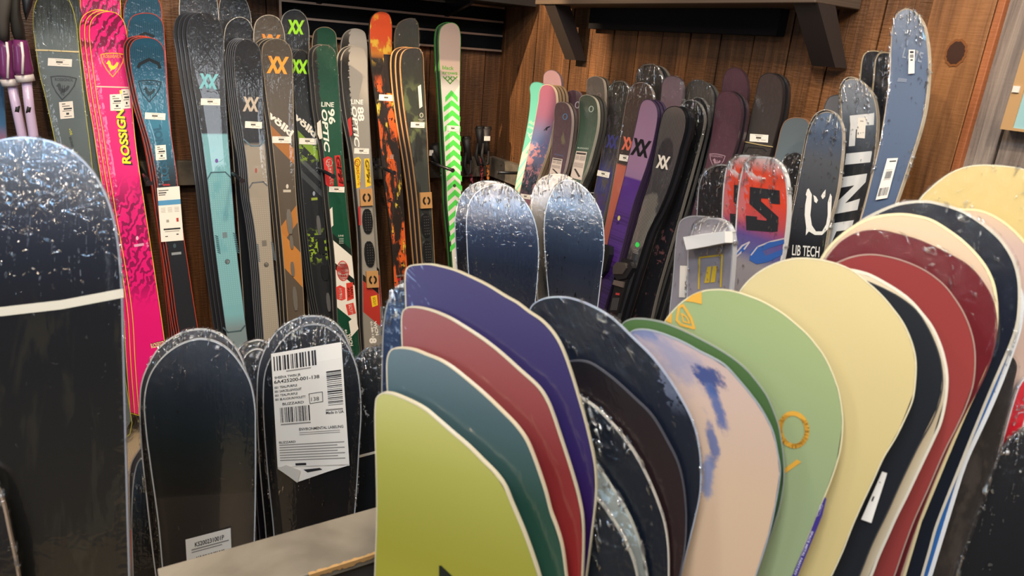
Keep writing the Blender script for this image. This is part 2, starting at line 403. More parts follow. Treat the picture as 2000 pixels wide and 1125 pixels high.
# ---- decals: 2-D shapes traced on the surface
def px_mesh(root, surf, name, shapes, mats, lift=.0008, thick=0., maxlen=None):
    """shapes: list of (polygon px, material index, extra lift)"""
    bm = bmesh.new(); info = []
    V3, FS, MI = [], [], []
    for poly, mi, ex in shapes:
        if isinstance(poly, tuple) and len(poly) == 2 and isinstance(poly[1], list) and poly[1] and isinstance(poly[1][0], tuple) and len(poly[1][0]) == 3:
            pts, tris = poly
        else:
            pts = poly; tris = [tuple(t) for t in tessellate_polygon([[Vector((p[0], p[1], 0)) for p in pts]])]
        b = bmesh.new(); vv = [b.verts.new((p[0], p[1], 0)) for p in pts]
        for t in tris:
            try: b.faces.new([vv[i] for i in t])
            except ValueError: pass
        if maxlen:
            for _ in range(3):
                es = [e for e in b.edges if e.calc_length() > maxlen]
                if not es: break
                bmesh.ops.subdivide_edges(b, edges=es, cuts=1); bmesh.ops.triangulate(b, faces=b.faces[:])
        bmesh.ops.recalc_face_normals(b, faces=b.faces[:])
        b.verts.index_update(); n = len(V3)
        P2 = [(v.co.x, v.co.y) for v in b.verts]
        V3 += [surf.hit(x, y)+surf.n*(lift+ex+thick) for x, y in P2]
        F_ = [tuple(v.index+n for v in f.verts) for f in b.faces]
        # face toward viewer
        for f in F_:
            a, c, d = (V3[i] for i in f[:3]); nn = np.cross(c-a, d-a)
            FS.append(f if nn@surf.n > 0 else f[::-1]); MI.append(mi)
        if thick:
            m = len(V3); V3 += [v-surf.n*thick for v in V3[n:m]]
            for e in b.edges:
                if e.is_boundary:
                    i, j = e.verts[0].index+n, e.verts[1].index+n; FS.append((i, j, j+m-n, i+m-n)); MI.append(mi)
        b.free()
    bm.free()
    return mesh_obj(name, V3, FS, mats, root, MI)
TC = {}
def text_geo(s, bold=0., shear=0., space=1.):
    key = (s, bold, shear, space)
    if key in TC: return TC[key]
    cu = bpy.data.curves.new('t', 'FONT'); cu.body = s; cu.size = 1; cu.offset = bold; cu.shear = shear; cu.space_character = space
    cu.resolution_u = 3; cu.fill_mode = 'FRONT'
    o = bpy.data.objects.new('t', cu); COL.objects.link(o); dg = bpy.context.evaluated_depsgraph_get()
    me = bpy.data.meshes.new_from_object(o.evaluated_get(dg)); me.calc_loop_triangles()
    P = [(v.co.x, v.co.y) for v in me.vertices]; T = [tuple(t.vertices) for t in me.loop_triangles]
    bpy.data.objects.remove(o); bpy.data.curves.remove(cu); bpy.data.meshes.remove(me)
    TC[key] = (P, T); return TC[key]
def text_shape(s, p0, p1, h, bold=.0, shear=0., space=1., cap=None, up=None):
    P, T = text_geo(s, bold, shear, space)
    x0 = min(p[0] for p in P); x1 = max(p[0] for p in P); ch = cap or .729
    d = np.array(p1, float)-np.array(p0, float)
    if up is None: u = np.array([d[1], -d[0]]); u = u/np.linalg.norm(u)*h
    else: u = np.array(up, float)
    return ([tuple(np.array(p0)+d*(x-x0)/(x1-x0)+u*y/ch) for x, y in P], T)
def stroke(a, b, w, cut=None):
    a = np.array(a, float); b = np.array(b, float); d = b-a; hx = np.array([w/2, 0]) if cut == 'h' else w/2*nrm([d[1], -d[0]])
    return [tuple(a-hx), tuple(a+hx), tuple(b+hx), tuple(b-hx)]
def polyline(P, w, closed=False):
    P = [np.array(p, float) for p in P]; n = len(P); outs = []
    for i in range(n if closed else n-1):
        a, b = P[i], P[(i+1) % n]; d = nrm(b-a); outs.append(stroke(a-d*w*.3, b+d*w*.3, w))
    return outs
def box_frame(c, w, h, ang):
    ca, sa = math.cos(math.radians(ang)), math.sin(math.radians(ang)); X_ = np.array([ca, sa])*w; Y_ = np.array([-sa, ca])*h; c = np.array(c, float)
    return lambda x, y: tuple(c+X_*(x-.5)+Y_*(y-.5))      # x right, y down, 0..1
def xx_logo(c, w, h, ang):
    f = box_frame(c, w, h, ang); t = .17; o = []
    for a, b in (((.08, 0), (.50, 1)), ((.46, 0), (.06, 1)), ((.46, 0), (.90, 1)), ((.50, 1), (.94, 0))):
        o.append([f(a[0]-t/2, a[1]), f(a[0]+t/2, a[1]), f(b[0]+t/2, b[1]), f(b[0]-t/2, b[1])])
    return o
def shield(c, w, h, ang, ringonly=False):
    f = box_frame(c, w, h, ang)
    O = [f(0, .06), f(.25, .01), f(.5, 0), f(.75, .01), f(1, .06), f(.93, .38), f(.75, .7), f(.5, 1), f(.25, .7), f(.07, .38)]
    sh = polyline(O, w*.05, True)
    rooster = [f(.28, .36), f(.22, .44), f(.30, .47), f(.33, .58), f(.42, .68), f(.40, .78), f(.48, .70), f(.58, .68), f(.70, .56), f(.76, .42), f(.68, .36), f(.62, .46), f(.54, .54), f(.44, .50), f(.42, .40), f(.38, .32), f(.32, .30)]
    sh.append(rooster)
    sh += [stroke(f(.48, .38), f(.48, .82), w*.03), stroke(f(.55, .38), f(.55, .82), w*.03)]
    return sh, f
def oval(c, rx, ry, n=24, ang=0, a0=0, a1=360):
    ca, sa = math.cos(math.radians(ang)), math.sin(math.radians(ang)); out = []
    for i in range(n+(a1-a0 < 360)):
        t = math.radians(a0+(a1-a0)*i/n); x, y = rx*math.cos(t), ry*math.sin(t); out.append((c[0]+x*ca-y*sa, c[1]+x*sa+y*ca))
    return out
def decal(root, surf, kind, *a):
    if kind == 'G':       # graphic: name, polys, colour[, maxlen]
        name, polys, col = a[:3]; return px_mesh(root, surf, name, [(p, 0, 0) for p in polys], col if not isinstance(col, str) else flat(col, .4), maxlen=a[3] if len(a) > 3 else None)
    if kind == 'T':       # text: string, p0, p1, h, colour, opts
        s, p0, p1, h, col = a[:5]; op = dict(a[5]) if len(a) > 5 else {}; nm = op.pop('name', 'lettering'); ml = op.pop('maxlen', None); lf = op.pop('lift', 0.)
        return px_mesh(root, surf, nm, [(text_shape(s, p0, p1, h, **op), 0, lf)], flat(col, .4), maxlen=ml)
    if kind == 'P':       # price sticker: centre, w, h, angle
        c, w, h, ang = a[:4]; f = box_frame(c, w, h, ang); q = lambda x0, y0, x1, y1: [f(x0, y0), f(x1, y0), f(x1, y1), f(x0, y1)]
        sh = [(q(0, 0, 1, 1), 0, 0), (q(.3, .14, .7, .2), 2, .0003), (q(.34, .34, .62, .58), 1, .0003), (q(.4, .7, .52, .78), 2, .0003), (q(.62, .68, .88, .74), 2, .0003)]
        return px_mesh(root, surf, 'price_sticker', sh, [flat('e9e2d6', .5), flat('555048', .5), flat('a39c90', .5)], lift=.0014)
    if kind == 'S':       # small size sticker, portrait
        c, w, h, ang = a[:4]; f = box_frame(c, w, h, ang); q = lambda x0, y0, x1, y1: [f(x0, y0), f(x1, y0), f(x1, y1), f(x0, y1)]
        sh = [(q(0, 0, 1, 1), 0, 0), (q(.2, .1, .45, .16), 1, .0003), (q(.2, .24, .75, .29), 1, .0003), (q(.3, .38, .9, .47), 2, .0003), (q(.2, .53, .85, .57), 1, .0003), (q(.45, .66, .66, .78), 2, .0003), (q(.3, .86, .85, .9), 1, .0003)]
        return px_mesh(root, surf, 'size_sticker', sh, [flat('e9e2d6', .5), flat('6a655c', .5), flat('222222', .5)], lift=.0014)
    if kind == 'B':       # raised block: name, polys, colour, height
        name, polys, col, t = a[:4]; return px_mesh(root, surf, name, [(p, 0, 0) for p in polys], flat(col, *(a[4] if len(a) > 4 else (.5,))) if isinstance(col, str) else col, thick=t)
def quad(p, q, w):
    return stroke(p, q, w)
# ------------------------------------------------------------------ the room
WOODL = wood_mat('brown_barn_boards', 0, .15, '523319', '754a28', '28170b', .55, .8)
WOODR = wood_mat('brown_barn_boards_right', 1, .14, '5e3c20', '845630', '301e0f', .55, .8)
GREY = wood_mat('weathered_grey_boards', 1, .13, '83756a', 'a89888', '382c26', .7, 1.0, off=.0, sawk=.15)
TRIM = wood_mat('stained_trim_wood', 1, 3.0, '8a5c36', 'a06e42', '55351e', .5, .3, knots=False, off=1.0)
def plank_wall(name, a0, a1, pw, mk, mat, z1=2.75):
    vs, fs = [], []; a = a0; i = 0; rnd = random.Random(3)
    while a < a1-1e-4:
        b = min(a+pw, a1); d = rnd.uniform(0, .004); bx = boxv(*mk(a+.003, b-.003, d)); n = len(vs)
        vs += bx; fs += [tuple(q+n for q in f) for f in BF]; a = b
    n = len(vs); vs += boxv(*mk(a0, a1, -.012)); fs += [tuple(q+n for q in f) for f in BF]
    return tag(mesh_obj(name, vs, fs, mat), kind='structure')
def srt(a, b): return tuple(min(p, q) for p, q in zip(a, b)), tuple(max(p, q) for p, q in zip(a, b))
plank_wall('wall_left', -1.35, 1.95, .15, lambda a, b, d: ((a, WY-d, 0), (b, WY+.05, 2.75)), WOODL)
plank_wall('wall_right', .93, WY+.03, .14, lambda a, b, d: ((WX-d, a, 0), (WX+.05, b, 2.75)), WOODR)
plank_wall('wall_right_weathered', -.72, .93, .13, lambda a, b, d: ((WX-d-.004, a, 0), (WX+.05, b, 2.75)), GREY)
tr = boxes('trim_1', [((WX-.024, .925, 0), (WX-.003, 1.075, 2.75))], TRIM, bevel=.002); tag(tr, kind='structure')
tr2 = boxes('trim_2', [((WX-.026, .905, 0), (WX-.003, .9225, 2.75))], wood_mat('orange_batten_wood', 1, 3.0, '9a5a34', 'b06a3c', '6a3c22', .5, .3, knots=False, off=1.2), bevel=.002); tag(tr2, kind='structure')
# the big knot of the trim board, a dark eye with a pale ring
kn = onX(1867, 103, WX-.025)
def knot(name, r, mat, dx, parent=None, sq=1.25):
    vs = [(kn[0]-dx, kn[1]+r*math.cos(t*math.pi/16)*(1+.06*math.sin(3*t)), kn[2]+r*sq*math.sin(t*math.pi/16)*(1+.05*math.cos(2*t))) for t in range(32)]
    return mesh_obj(name, vs, [tuple(range(32))], mat, parent)
tr['_o'] = [0, 0, 0]
knot('knot_ring', .026, flat('7c4a24', .5), .0006, tr); knot('knot_eye', .021, flat('3a2016', .5), .0012, tr)
# carpet
cm = base_mat('speckled_carpet', (.4, .33, .24), .95); k = NT(cm); tcx = k.n('ShaderNodeTexCoord')
nz = k.noise(tcx.outputs['Object'], 420, 2, .6)
k.l(k.ramp(nz, [(.38, C('4b4034')), (.48, C('9a866a')), (.60, C('c9b48f'))]), k.b.inputs['Base Color'])
bp = k.n('ShaderNodeBump'); bp.inputs['Strength'].default_value = .6; k.l(nz, bp.inputs['Height']); k.l(bp.outputs[0], k.b.inputs['Normal'])
tag(boxes('floor', [((-1.35, -.72, -.04), (WX+.05, WY+.05, 0))], cm), kind='structure')

# ledger rails the skis lean on, with their peg rods
RAILM = base_mat('painted_rail', C('5b554c'), .6)
k = NT(RAILM); tcx = k.n('ShaderNodeTexCoord'); k.l(k.ramp(k.noise(tcx.outputs['Object'], 14, 4, .6), [(.35, C('4a453e')), (.65, C('6a6257'))]), k.b.inputs['Base Color'])
rl = empty('wall_rail', (.3, WY-.02, .94), 'grey painted timber rail along the left plank wall behind the upright skis', 'rail')
boxes('board', [((-1.3, WY-.042, .945), (1.885, WY-.004, 1.045))], RAILM, rl, .002)
rr = empty('wall_rail', (WX-.02, 2, .94), 'grey painted timber rail with screws on the right plank wall beside the corner', 'rail')
boxes('board', [((WX-.042, 1.1, .945), (WX-.004, WY-.045, 1.045))], RAILM, rr, .002)
for par, pts, pl in ((rl, [(387, 322), (387, 343), (733, 311), (733, 330)], 'Y'), (rr, [(981, 306), (980, 322), (1004, 309)], 'X')):
    for (x, y) in pts:
        p = onY(x, y, WY-.044) if pl == 'Y' else onX(x, y, WX-.044)
        q = p+np.array([0, -.003, 0]) if pl == 'Y' else p+np.array([-.003, 0, 0])
        tube('screw', [p, q], .004, flat('8a857c', .3, 1), par, 8)
BLK = flat('15161a', .3, 0, .3)
def peg(tip, X, axis, label):
    if axis == 'Y': b = onY(*tip, WY-.44); b[0] = X; a = np.array([X, WY-.0435, b[2]-.008])
    else: b = onX(*tip, WX-.22); a = np.array([WX-.0435, b[1], b[2]-.008])
    dv = b-a; r = empty('peg_rod', a, label, 'peg')
    tube('rod', [a, b], .0072, BLK, r, 14); tube('end_cap', [b, b+nrm(dv)*.005], .0095, flat('2a2226', .35), r, 14)
def px_of(p):
    c = R.T@(np.array(p)-CAM); return 1000-F*c[0]/c[2], 562.5+F*c[1]/c[2]
peg((312, 357), .225, 'Y', 'black peg rod on the rail between the pink skis and the blue-topped skis')
peg((497, 352), .5375, 'Y', 'black peg rod poking out between teal and grey skis of the left wall')
peg((652, 344), .887, 'Y', 'black peg rod beside the green skis lettered 96')
peg((785, 337), 1.1475, 'Y', 'black peg rod in front of the orange and black fire-patterned ski')
peg((903, 332), 1.422, 'Y', 'black peg rod in front of the green chevron ski, nearest the corner')
peg((972, 337), 0, 'X', 'black peg rod left of the mint ski on the right wall')
peg((1147, 378), 0, 'X', 'black peg rod crossing the indigo ski on the right wall')

# black slat panel and shelf of the left wall
pa = onY(549, 3, WY-.03); pb = onY(979, 100, WY-.03); zb_ = pb[2]
sl = empty('slatwall_panel', (pa[0], WY-.02, zb_), 'black slat panel with pale metal grooves high on the left wall beside the corner', 'wall panel')
SLB = base_mat('black_slat_paint', C('08090b'), .85, spec=.15)
x0, x1 = pa[0], pb[0]
boxes('panel', [((x0, WY-.028, zb_), (x1, WY-.004, 2.3))], SLB, sl)
ALU = flat('a58d7c', .35, .5)
for (x, y) in ((979, 100), (979, 71), (979, 44), (979, 16)):
    z = onY(x, y, WY-.034)[2]
    boxes('groove_strip', [((x0, WY-.034, z-.003), (x1, WY-.026, z+.006))], ALU, sl)
boxes('end_trim', [((x0-.010, WY-.036, zb_), (x0, WY-.004, 2.3))], ALU, sl)
pe = onY(1048, 14, WY-.32); pw = onX(1048, 14, WX)
sh = empty('wall_shelf', (1.2, WY-.16, pe[2]), 'black shelf over the slat panel, its end reaching to the corner', 'shelf')
boxes('shelf_board', [((.55, WY-.32, pe[2]), (pe[0], WY-.036, pe[2]+.035))], flat('1c1b1c', .5), sh, .002)
for xx in (.95, 1.55):
    hexa('bracket', [(xx, WY-.28, pe[2]-.012), (xx+.02, WY-.28, pe[2]-.012), (xx+.02, WY-.036, pe[2]-.07), (xx, WY-.036, pe[2]-.07),
                     (xx, WY-.28, pe[2]), (xx+.02, WY-.28, pe[2]), (xx+.02, WY-.036, pe[2]), (xx, WY-.036, pe[2])], BLK, sh)
# timber shelf with braces of the right wall
fx = WX-.20; zf = onX(1300, 7, fx)[2]
DK = base_mat('dark_stained_timber', C('2c2320'), .6)
SHM = wood_mat('shelf_edge_timber', 2, 4.0, '55463a', '6b5846', '33281f', .6, .4, knots=False, off=2)
ya, yb = onX(1045, 5, fx)[1], onX(1592, 4, fx)[1]
ts = empty('timber_shelf', (WX-.1, (ya+yb)/2, zf), 'long dark timber shelf on angled braces at the top of the right wall', 'shelf')
boxes('shelf_board', [((fx, yb, zf), (WX-.004, ya, zf+.09))], SHM, ts, .003)
for i, (pt, wy, pb_) in enumerate((((1075, 8), 2.53, (1130, 118)), ((1600, 8), 1.29, (1634, 132)))):
    yy = onX(pb_[0]-(12 if i == 0 else 22), pb_[1], WX-.05)[1]; zz = onX(*pb_, WX-.03)[2]; hw = .038
    # brace from the front underside of the shelf back to the wall
    A = lambda y: [(fx+.01, y, zf), (fx+.085, y, zf), (WX-.006, y, zz+.0), (WX-.060, y, zz)]
    l_, r_ = A(yy+hw), A(yy-hw)
    vs = l_+r_
    mesh_obj('brace', vs, [(0, 1, 2, 3), (7, 6, 5, 4), (0, 4, 5, 1), (1, 5, 6, 2), (2, 6, 7, 3), (3, 7, 4, 0)], DK, ts)
y1_, y0_ = onX(1150, 58, WX-.04)[1], onX(1517, 71, WX-.04)[1]; zl = onX(1350, 64, WX-.04)[2]
boxes('ledger', [((WX-.045, y0_, zl), (WX-.006, y1_, zf))], base_mat('black_ledger_paint', C('141316'), .8, spec=.2), ts, .002)

# framed sign at the right edge
f0 = onX(1953, 252, WX-.05); f1 = onX(1985, 70, WX-.05)
sg = empty('framed_sign', f0, 'pale blue sign in a raw wood frame on the weathered boards, right edge', 'sign')
ysg, zsg = f0[1], f0[2]; TAN = flat('b08a5c', .6)
boxes('frame', [((WX-.05, ysg-.025, zsg), (WX-.008, ysg, zsg+.5)), ((WX-.05, ysg-.45, zsg), (WX-.008, ysg-.025, zsg+.006)), ((WX-.05, ysg-.45, zsg+.47), (WX-.008, ysg-.025, zsg+.5))], TAN, sg)
boxes('panel', [((WX-.046, ysg-.45, zsg+.006), (WX-.012, ysg-.025, zsg+.085)), ((WX-.046, ysg-.45, zsg+.091), (WX-.012, ysg-.025, zsg+.47))], flat('8fb6b8', .5), sg)
boxes('tab', [((WX-.054, ysg-.017, zsg+.083), (WX-.0505, ysg-.003, zsg+.097))], flat('d8d3c8', .4), sg)
boxes('tab', [((WX-.054, ysg-.019, zsg+.19), (WX-.0505, ysg-.003, zsg+.206))], flat('d8d3c8', .4), sg)

# bin in the foreground
lz = .75; lp = onZ(740, 975, lz); lq = onZ(740, 1078, lz); yL0, yL1 = lq[1], lp[1]-.02
BIN = base_mat('grey_board', C('8d8271'), .45); k = NT(BIN); tcx = k.n('ShaderNodeTexCoord')
k.l(k.ramp(k.noise(tcx.outputs['Object'], 9, 4, .5, .4), [(.35, C('7d7363')), (.65, C('958a78'))]), k.b.inputs['Base Color'])
bn = empty('display_bin', (.25, (yL0+yL1)/2, 0), 'grey painted bin wall with a wide flat top and chipped edge, in the foreground', 'display bin')
boxes('top_rail', [((.047, yL0, lz-.02), (.60, yL1, lz))], BIN, bn, .002)
boxes('side_panel', [((.047, yL0+.006, 0), (.60, yL1-.006, lz-.02))], flat('3b3733', .7), bn)
ch_v, ch_f = [], []; rnd = random.Random(5); xs = np.arange(.26, .46, .004)
for i, x in enumerate(xs):
    t1, t2 = rnd.uniform(.001, .004), rnd.uniform(.004, .009)
    ch_v += [(x, yL0+t1, lz+.0006), (x, yL0-.0012, lz-.001), (x, yL0-.0012, lz-.003-t2)]
for i in range(len(xs)-1):
    a = 3*i; ch_f += [(a, a+1, a+4, a+3), (a+1, a+2, a+5, a+4)]
tag(mesh_obj('chipped_edge', ch_v, ch_f, flat('c99a5e', .8), bn), 'torn raw fibreboard along the lower front edge')

# ------------------------------------------------------------------ left wall skis
def LN(a, b, w=2.0): return stroke(a, b, w)
lw = dict(thick=.011)
A1 = [(120, 340), (107, 277), (96, 225), (87, 185), (77, 145), (69, 90), (64, 45), (68, 8), (84, -18), (104, -26), (124, -16), (140, 10), (149, 45), (154, 90), (160, 150), (168, 220), (176, 284), (182, 335)]
GRS = art('grey_touring_art', [(0, '202526'), (.06, '2c3232'), (.16, '5c6666'), (.32, '5b6668'), (.9, '525b5c')], [('noise', '1c2020', (420, 9, .45, .6, 0, .14, .05))], .3, .5, seed=1)
s = LW(.09); sh_, f_ = shield((123, 172), 50, 46, 4)
a = board('ski', 'dark grey ski with a shield emblem and rubber band, left of the pink skis', 'ski', s, A1, GRS, 'a8a43c', group=None, film=FILM, decals=[
    ('G', 'emblem', sh_, '23292f'), ('T', 'ROSSIGNOL', (107, 158), (143, 159), 6, '23292f', {'bold': .03}), ('P', (117, 122), 47, 15, 3), ('S', (130, 215), 27, 33, -5),
    ('T', 'SENDER', (144, 287), (139, 266), 5, '2a3032', {'bold': .02}), ('T', '90+', (142, 263), (138, 250), 5, 'b5b33a', {'bold': .02})], **lw)
decal(a, s, 'B', 'rubber_band', [polyline([(70, 98), (95, 98.5), (120, 100), (154, 101.5)], 3)[i] for i in range(3)], 'cdbb8a', .002)
board('ski', 'dark grey ski mostly hidden behind the grey ski with shield emblem and rubber band', 'ski', LW(.022), [(x+11, y-14) for x, y in A1], GRS, '39413f', **lw)
# pink
PK1 = [(271, 812), (264, 720), (258, 617), (249, 550), (240, 497), (228, 430), (218, 370), (208, 310), (199, 250), (190, 199), (182, 142), (176, 95), (174, 60), (178, 40), (190, 28), (210, 22), (230, 27), (243, 44), (249, 75), (254, 124), (258, 196), (266, 284), (284, 408), (302, 528), (320, 652), (330, 735)]
PINK = art('zebra_pink_art', [(0, 'e31c78'), (1.8, 'e01a74')], [('wave', '7c1440', (13, 7, 2.2, .55, .65, -.1, .15, .05)), ('wave', '8e1650', (12, 8, 2.2, .48, .58, .62, 1.02, .07))], .3, .35, seed=2)
s = LW(.075); e_, f_ = shield((220, 127), 46, 46, 0)
dc = [('G', 'emblem', e_[:-3], 'f0a03a'), ('G', 'emblem_bird', e_[-3:-2], 'f2dc2c'), ('T', 'ROSSIGNOL', (202, 113), (238, 113), 6, 'f0a03a', {'bold': .02}),
      ('T', 'ROSSIGNOL', (258, 323), (238, 178), 16, '401030', {'bold': .05, 'shear': .15, 'name': 'lettering_shadow'}), ('T', 'ROSSIGNOL', (255, 320), (236, 176), 16, 'f4ea22', {'bold': .035, 'shear': .15, 'lift': .0004}),
      ('G', 'band', [LN((188, 169), (256, 171), 2.5)], 'e9c8b0'), ('S', (227, 200), 24, 32, -3), ('S', (246, 193), 16, 38, -4), ('G', 'maker_mark', [oval((268, 465), 2.6, 4)], 'e8b8cc'), ('G', 'rating_plate', [LN((262, 480), (281, 477), 5)], 'd9a0b8'), ('T', '96', (292, 482), (288, 472), 5, 'e0a0c0'),
      ('T', 'ROSSIGNOL', (296, 680), (334, 671), 9, 'f2e6a8', {'bold': .03}), ('T', 'ROSSIGNOL', (297, 678), (335, 669), 9, '2a0a14', {'bold': .0, 'lift': .0004})]
pk = board('ski', 'bright pink zebra-striped ski lettered in yellow, in front of its rubber-banded stack', 'ski', s, PK1, PINK, 'e8c832', group=None, decals=dc, **lw)
for i in (1, 2):
    dup(pk, (-.014*i, .013*i, .0+.002*i), ('first', 'second')[i-1]+' yellow edge line behind the front pink ski, counting leftward', group='edges of pink skis in the stack', deck=None)
PK2 = [(246, 640), (228, 500), (212, 380), (200, 310), (189, 250), (180, 199), (170, 120), (162, 60), (156, 8), (160, -22), (178, -42), (200, -46), (222, -36), (234, -8), (237, 30), (243, 120), (250, 250)]
board('ski', 'bright pink zebra-striped ski whose tip rises above the frame, rearmost of the pink stack', 'ski', LW(.0), PK2, PINK, 'e8c832', **lw)
# blue-topped
BL1 = [(352, 665), (344, 620), (334, 545), (324, 480), (314, 415), (305, 350), (293, 285), (280, 240), (270, 205), (260, 160), (253, 118), (253, 92), (262, 78), (284, 73), (305, 77), (319, 92), (323, 117), (326, 170), (333, 249), (345, 338), (356, 439), (369, 528), (380, 600), (390, 660)]
BLU = art('blue_black_art', [(0, '1d4a60'), (.08, '1c4c66'), (.30, '2e7590'), (.40, '245a72'), (.48, '20303a'), (.54, '1b1d22'), (1.2, '26272c')], [('pin', '16323f', (.006, .3, 0, 0, .03, .085, .012))], .35, .4, seed=3)
s = LW(.155); e_, f_ = shield((292, 178), 44, 42, 2)
chev = [polyline([(270, 131), (273, 125), (291, 116), (309, 124), (312, 132)], 6)[i] for i in range(4)]
bl = board('ski', 'blue-topped ski fading to black with a paper info card, front of its stack', 'ski', s, BL1, BLU, 'b8402c', decals=[
    ('G', 'emblem', e_, '17323e'), ('T', 'ROSSIGNOL', (277, 165), (310, 167), 6, '17323e', {'bold': .02}), ('G', 'chevron_mark', chev, '101a20'), ('P', (303, 227), 40, 13, 3), ('S', (314, 298), 21, 29, -4),
    ('T', 'ROSSIGNOL', (331, 352), (313, 243), 15, '1f566e', {'bold': .04}), ('G', 'red_mark', [LN((318, 361), (332, 361), 3)], 'b02c30'),
    ('G', 'maker_mark', [oval((341, 480), 3, 4.5)], '3a4a52'), ('G', 'rating_plate', [LN((335, 496), (354, 494), 5)], '8a8f92')], **lw)
f = box_frame((332.5, 418), 44, 106, -4.5); q = lambda x0, y0, x1, y1: [f(x0, y0), f(x1, y0), f(x1, y1), f(x0, y1)]
shp = [(q(0, 0, 1, 1), 0, 0), (q(0, .24, 1, .33), 1, .0003), (q(.05, .05, .5, .065), 2, .0003), (q(.05, .09, .4, .11), 2, .0003), (q(.05, .13, .35, .145), 2, .0003)]
shp += [(q(.1+.3*i, .38+.025*j, .3+.3*i, .387+.025*j), 3, .0003) for i in range(3) for j in range(4)]+[(q(.15, .76, .9, .79), 2, .0003), (q(.2, .81, .85, .825), 3, .0003), (q(.75, .58, .85, .65), 4, .0003), (q(.3, .6, .42, .65), 3, .0003), (q(.2, .9, .32, .915), 2, .0003), (q(.7, .87, .8, .89), 2, .0003)]
px_mesh(bl, s, 'info_card', shp, [flat('e6e0d4', .5), flat('4c8fb8', .5), flat('2a2a2c', .5), flat('9a958b', .5), flat('b03028', .5)], lift=.0015)
for i in (1, 2):
    dup(bl, (-.008*i, .013*i, .002*i), ('first', 'second')[i-1]+' orange-red ski edge behind the front blue-topped ski, counting leftward', group='edges of blue-topped skis in the stack')
BL2 = [(314, 480), (298, 380), (284, 300), (266, 220), (254, 150), (249, 90), (249, 52), (258, 32), (284, 25), (306, 30), (318, 44), (322, 80), (330, 200), (340, 330)]
board('ski', 'blue-topped ski behind the one with the info card, its chevron mark half hidden', 'ski', LW(.108), BL2, BLU, 'b8402c', decals=[('G', 'chevron_mark', [polyline([(268, 72), (283, 65), (300, 71)], 5)[i] for i in range(2)], '101a20')], **lw)
BL3 = [(312, 480), (297, 380), (282, 290), (262, 200), (245, 120), (241, 50), (243, 10), (256, -12), (280, -18), (302, -10), (314, 10), (317, 60), (325, 200)]
board('ski', 'blue-topped ski cut by the top of the frame, rearmost of its stack', 'ski', LW(.045), BL3, BLU, 'b8402c', **lw)
# teal / black
V1 = [(443, 661), (430, 568), (418, 474), (404, 350), (393, 265), (384, 205), (376, 160), (369, 105), (364, 62), (371, 36), (388, 25), (411, 27), (427, 39), (435, 62), (437, 107), (441, 196), (447, 284), (456, 400), (464, 499), (474, 583), (484, 665)]
TEAL = art('black_teal_art', [(0, '1b1e24'), (.438, '1e2127'), (.442, '6fa5ad'), (1.16, '78aeb4'), (1.22, '7a8c90'), (1.5, '6c7c80')], [('dots', '9cc4c8', (.0085, .03, 0, 0, .60, 1.12)), ('noise', '64a0aa', (30, 14, .5, .7, .46, .9))], .35, .5, seed=4)
s = LW(.10)
def emb(pts, w=1.6): return [q_ for a_, b_ in pts for q_ in [LN(a_, b_, w)]]
EMB1 = emb([((381, 68), (424, 130)), ((385, 62), (420, 98)), ((419, 66), (384, 118)), ((424, 74), (386, 134)), ((386, 130), (404, 114)), ((404, 114), (425, 128)), ((388, 140), (404, 122)), ((404, 122), (424, 138))])
v1 = board('ski', 'wrapped ski with black shovel, small teal double-X logo and pale teal body', 'ski', s, V1, TEAL, '3b4048', film=FILM, zfilm=.5, decals=[
    ('G', 'embossed_lines', EMB1, '15181c'), ('G', 'logo', xx_logo((407.5, 159), 35, 30, 3), '6fb6c0'), ('P', (411, 199), 38, 13, 1),
    ('G', 'purple_mark', [oval((423, 314), 3, 4)], '6a4f9c'), ('G', 'frame_line', polyline([(405, 350), (412, 337), (440, 336), (450, 346)], 2.5), '3e5f68'),
    ('G', 'rating_plate', [box_corners for box_corners in [[(434, 454), (443, 453), (444, 464), (435, 465)]]], '6c7f84'),
    ('G', 'round_mark', [oval((444, 511), 5, 5)], '4a5a60'), ('G', 'round_mark_centre', [oval((444, 511), 3.6, 3.6)], 'b8c4c4'),
    ('G', 'side_vents', [LN((420+i*.6, 460+i*4), (426+i*.6, 463+i*4), 2) for i in range(9)]+[LN((455+i*.8, 455+i*4.4), (461+i*.8, 459+i*4.4), 2) for i in range(9)], '3a5a64'),
    ('G', 'lower_line', polyline([(436, 640), (445, 649), (470, 646), (478, 636)], 3), '465a60')], **lw)
for i in (1, 2, 3):
    dup(v1, (-.013*i, .0125*i, .0), ('first', 'second', 'third')[i-1]+' dark ski edge behind the pale teal ski, counting leftward', group='dark ski edges behind the teal ski')
NVT = art('dark_wrapped_art', [(0, '1c1f26'), (.4, '181b20')], [], .35, .7, seed=5)
board('ski', 'wrapped dark ski tip rising out of the frame behind the teal ski', 'ski', LW(.045), [(404, 480), (392, 380), (378, 270), (366, 180), (357, 110), (351, 50), (350, 5), (356, -24), (376, -38), (400, -36), (418, -20), (426, 15), (428, 80), (434, 200)], NVT, 'b9b4aa', film=FILM, zfilm=.3, **lw)
board('ski', 'wrapped dark ski tip cut by the top of the frame, above the grey-bodied ski', 'ski', LW(.018), [(455, 300), (447, 220), (438, 140), (430, 70), (427, 25), (431, -2), (444, -18), (462, -18), (478, -4), (489, 25), (492, 60), (496, 160)], NVT, 'b9b4aa', film=FILM, zfilm=.3, **lw)
board('ski', 'wrapped dark ski tip between the one cut by the frame and the grey double-X ski', 'ski', LW(.070), [(470, 340), (455, 260), (446, 180), (438, 110), (437, 75), (443, 48), (456, 36), (471, 33), (486, 41), (495, 60), (500, 90), (504, 200)], NVT, 'b9b4aa', film=FILM, zfilm=.3, **lw)
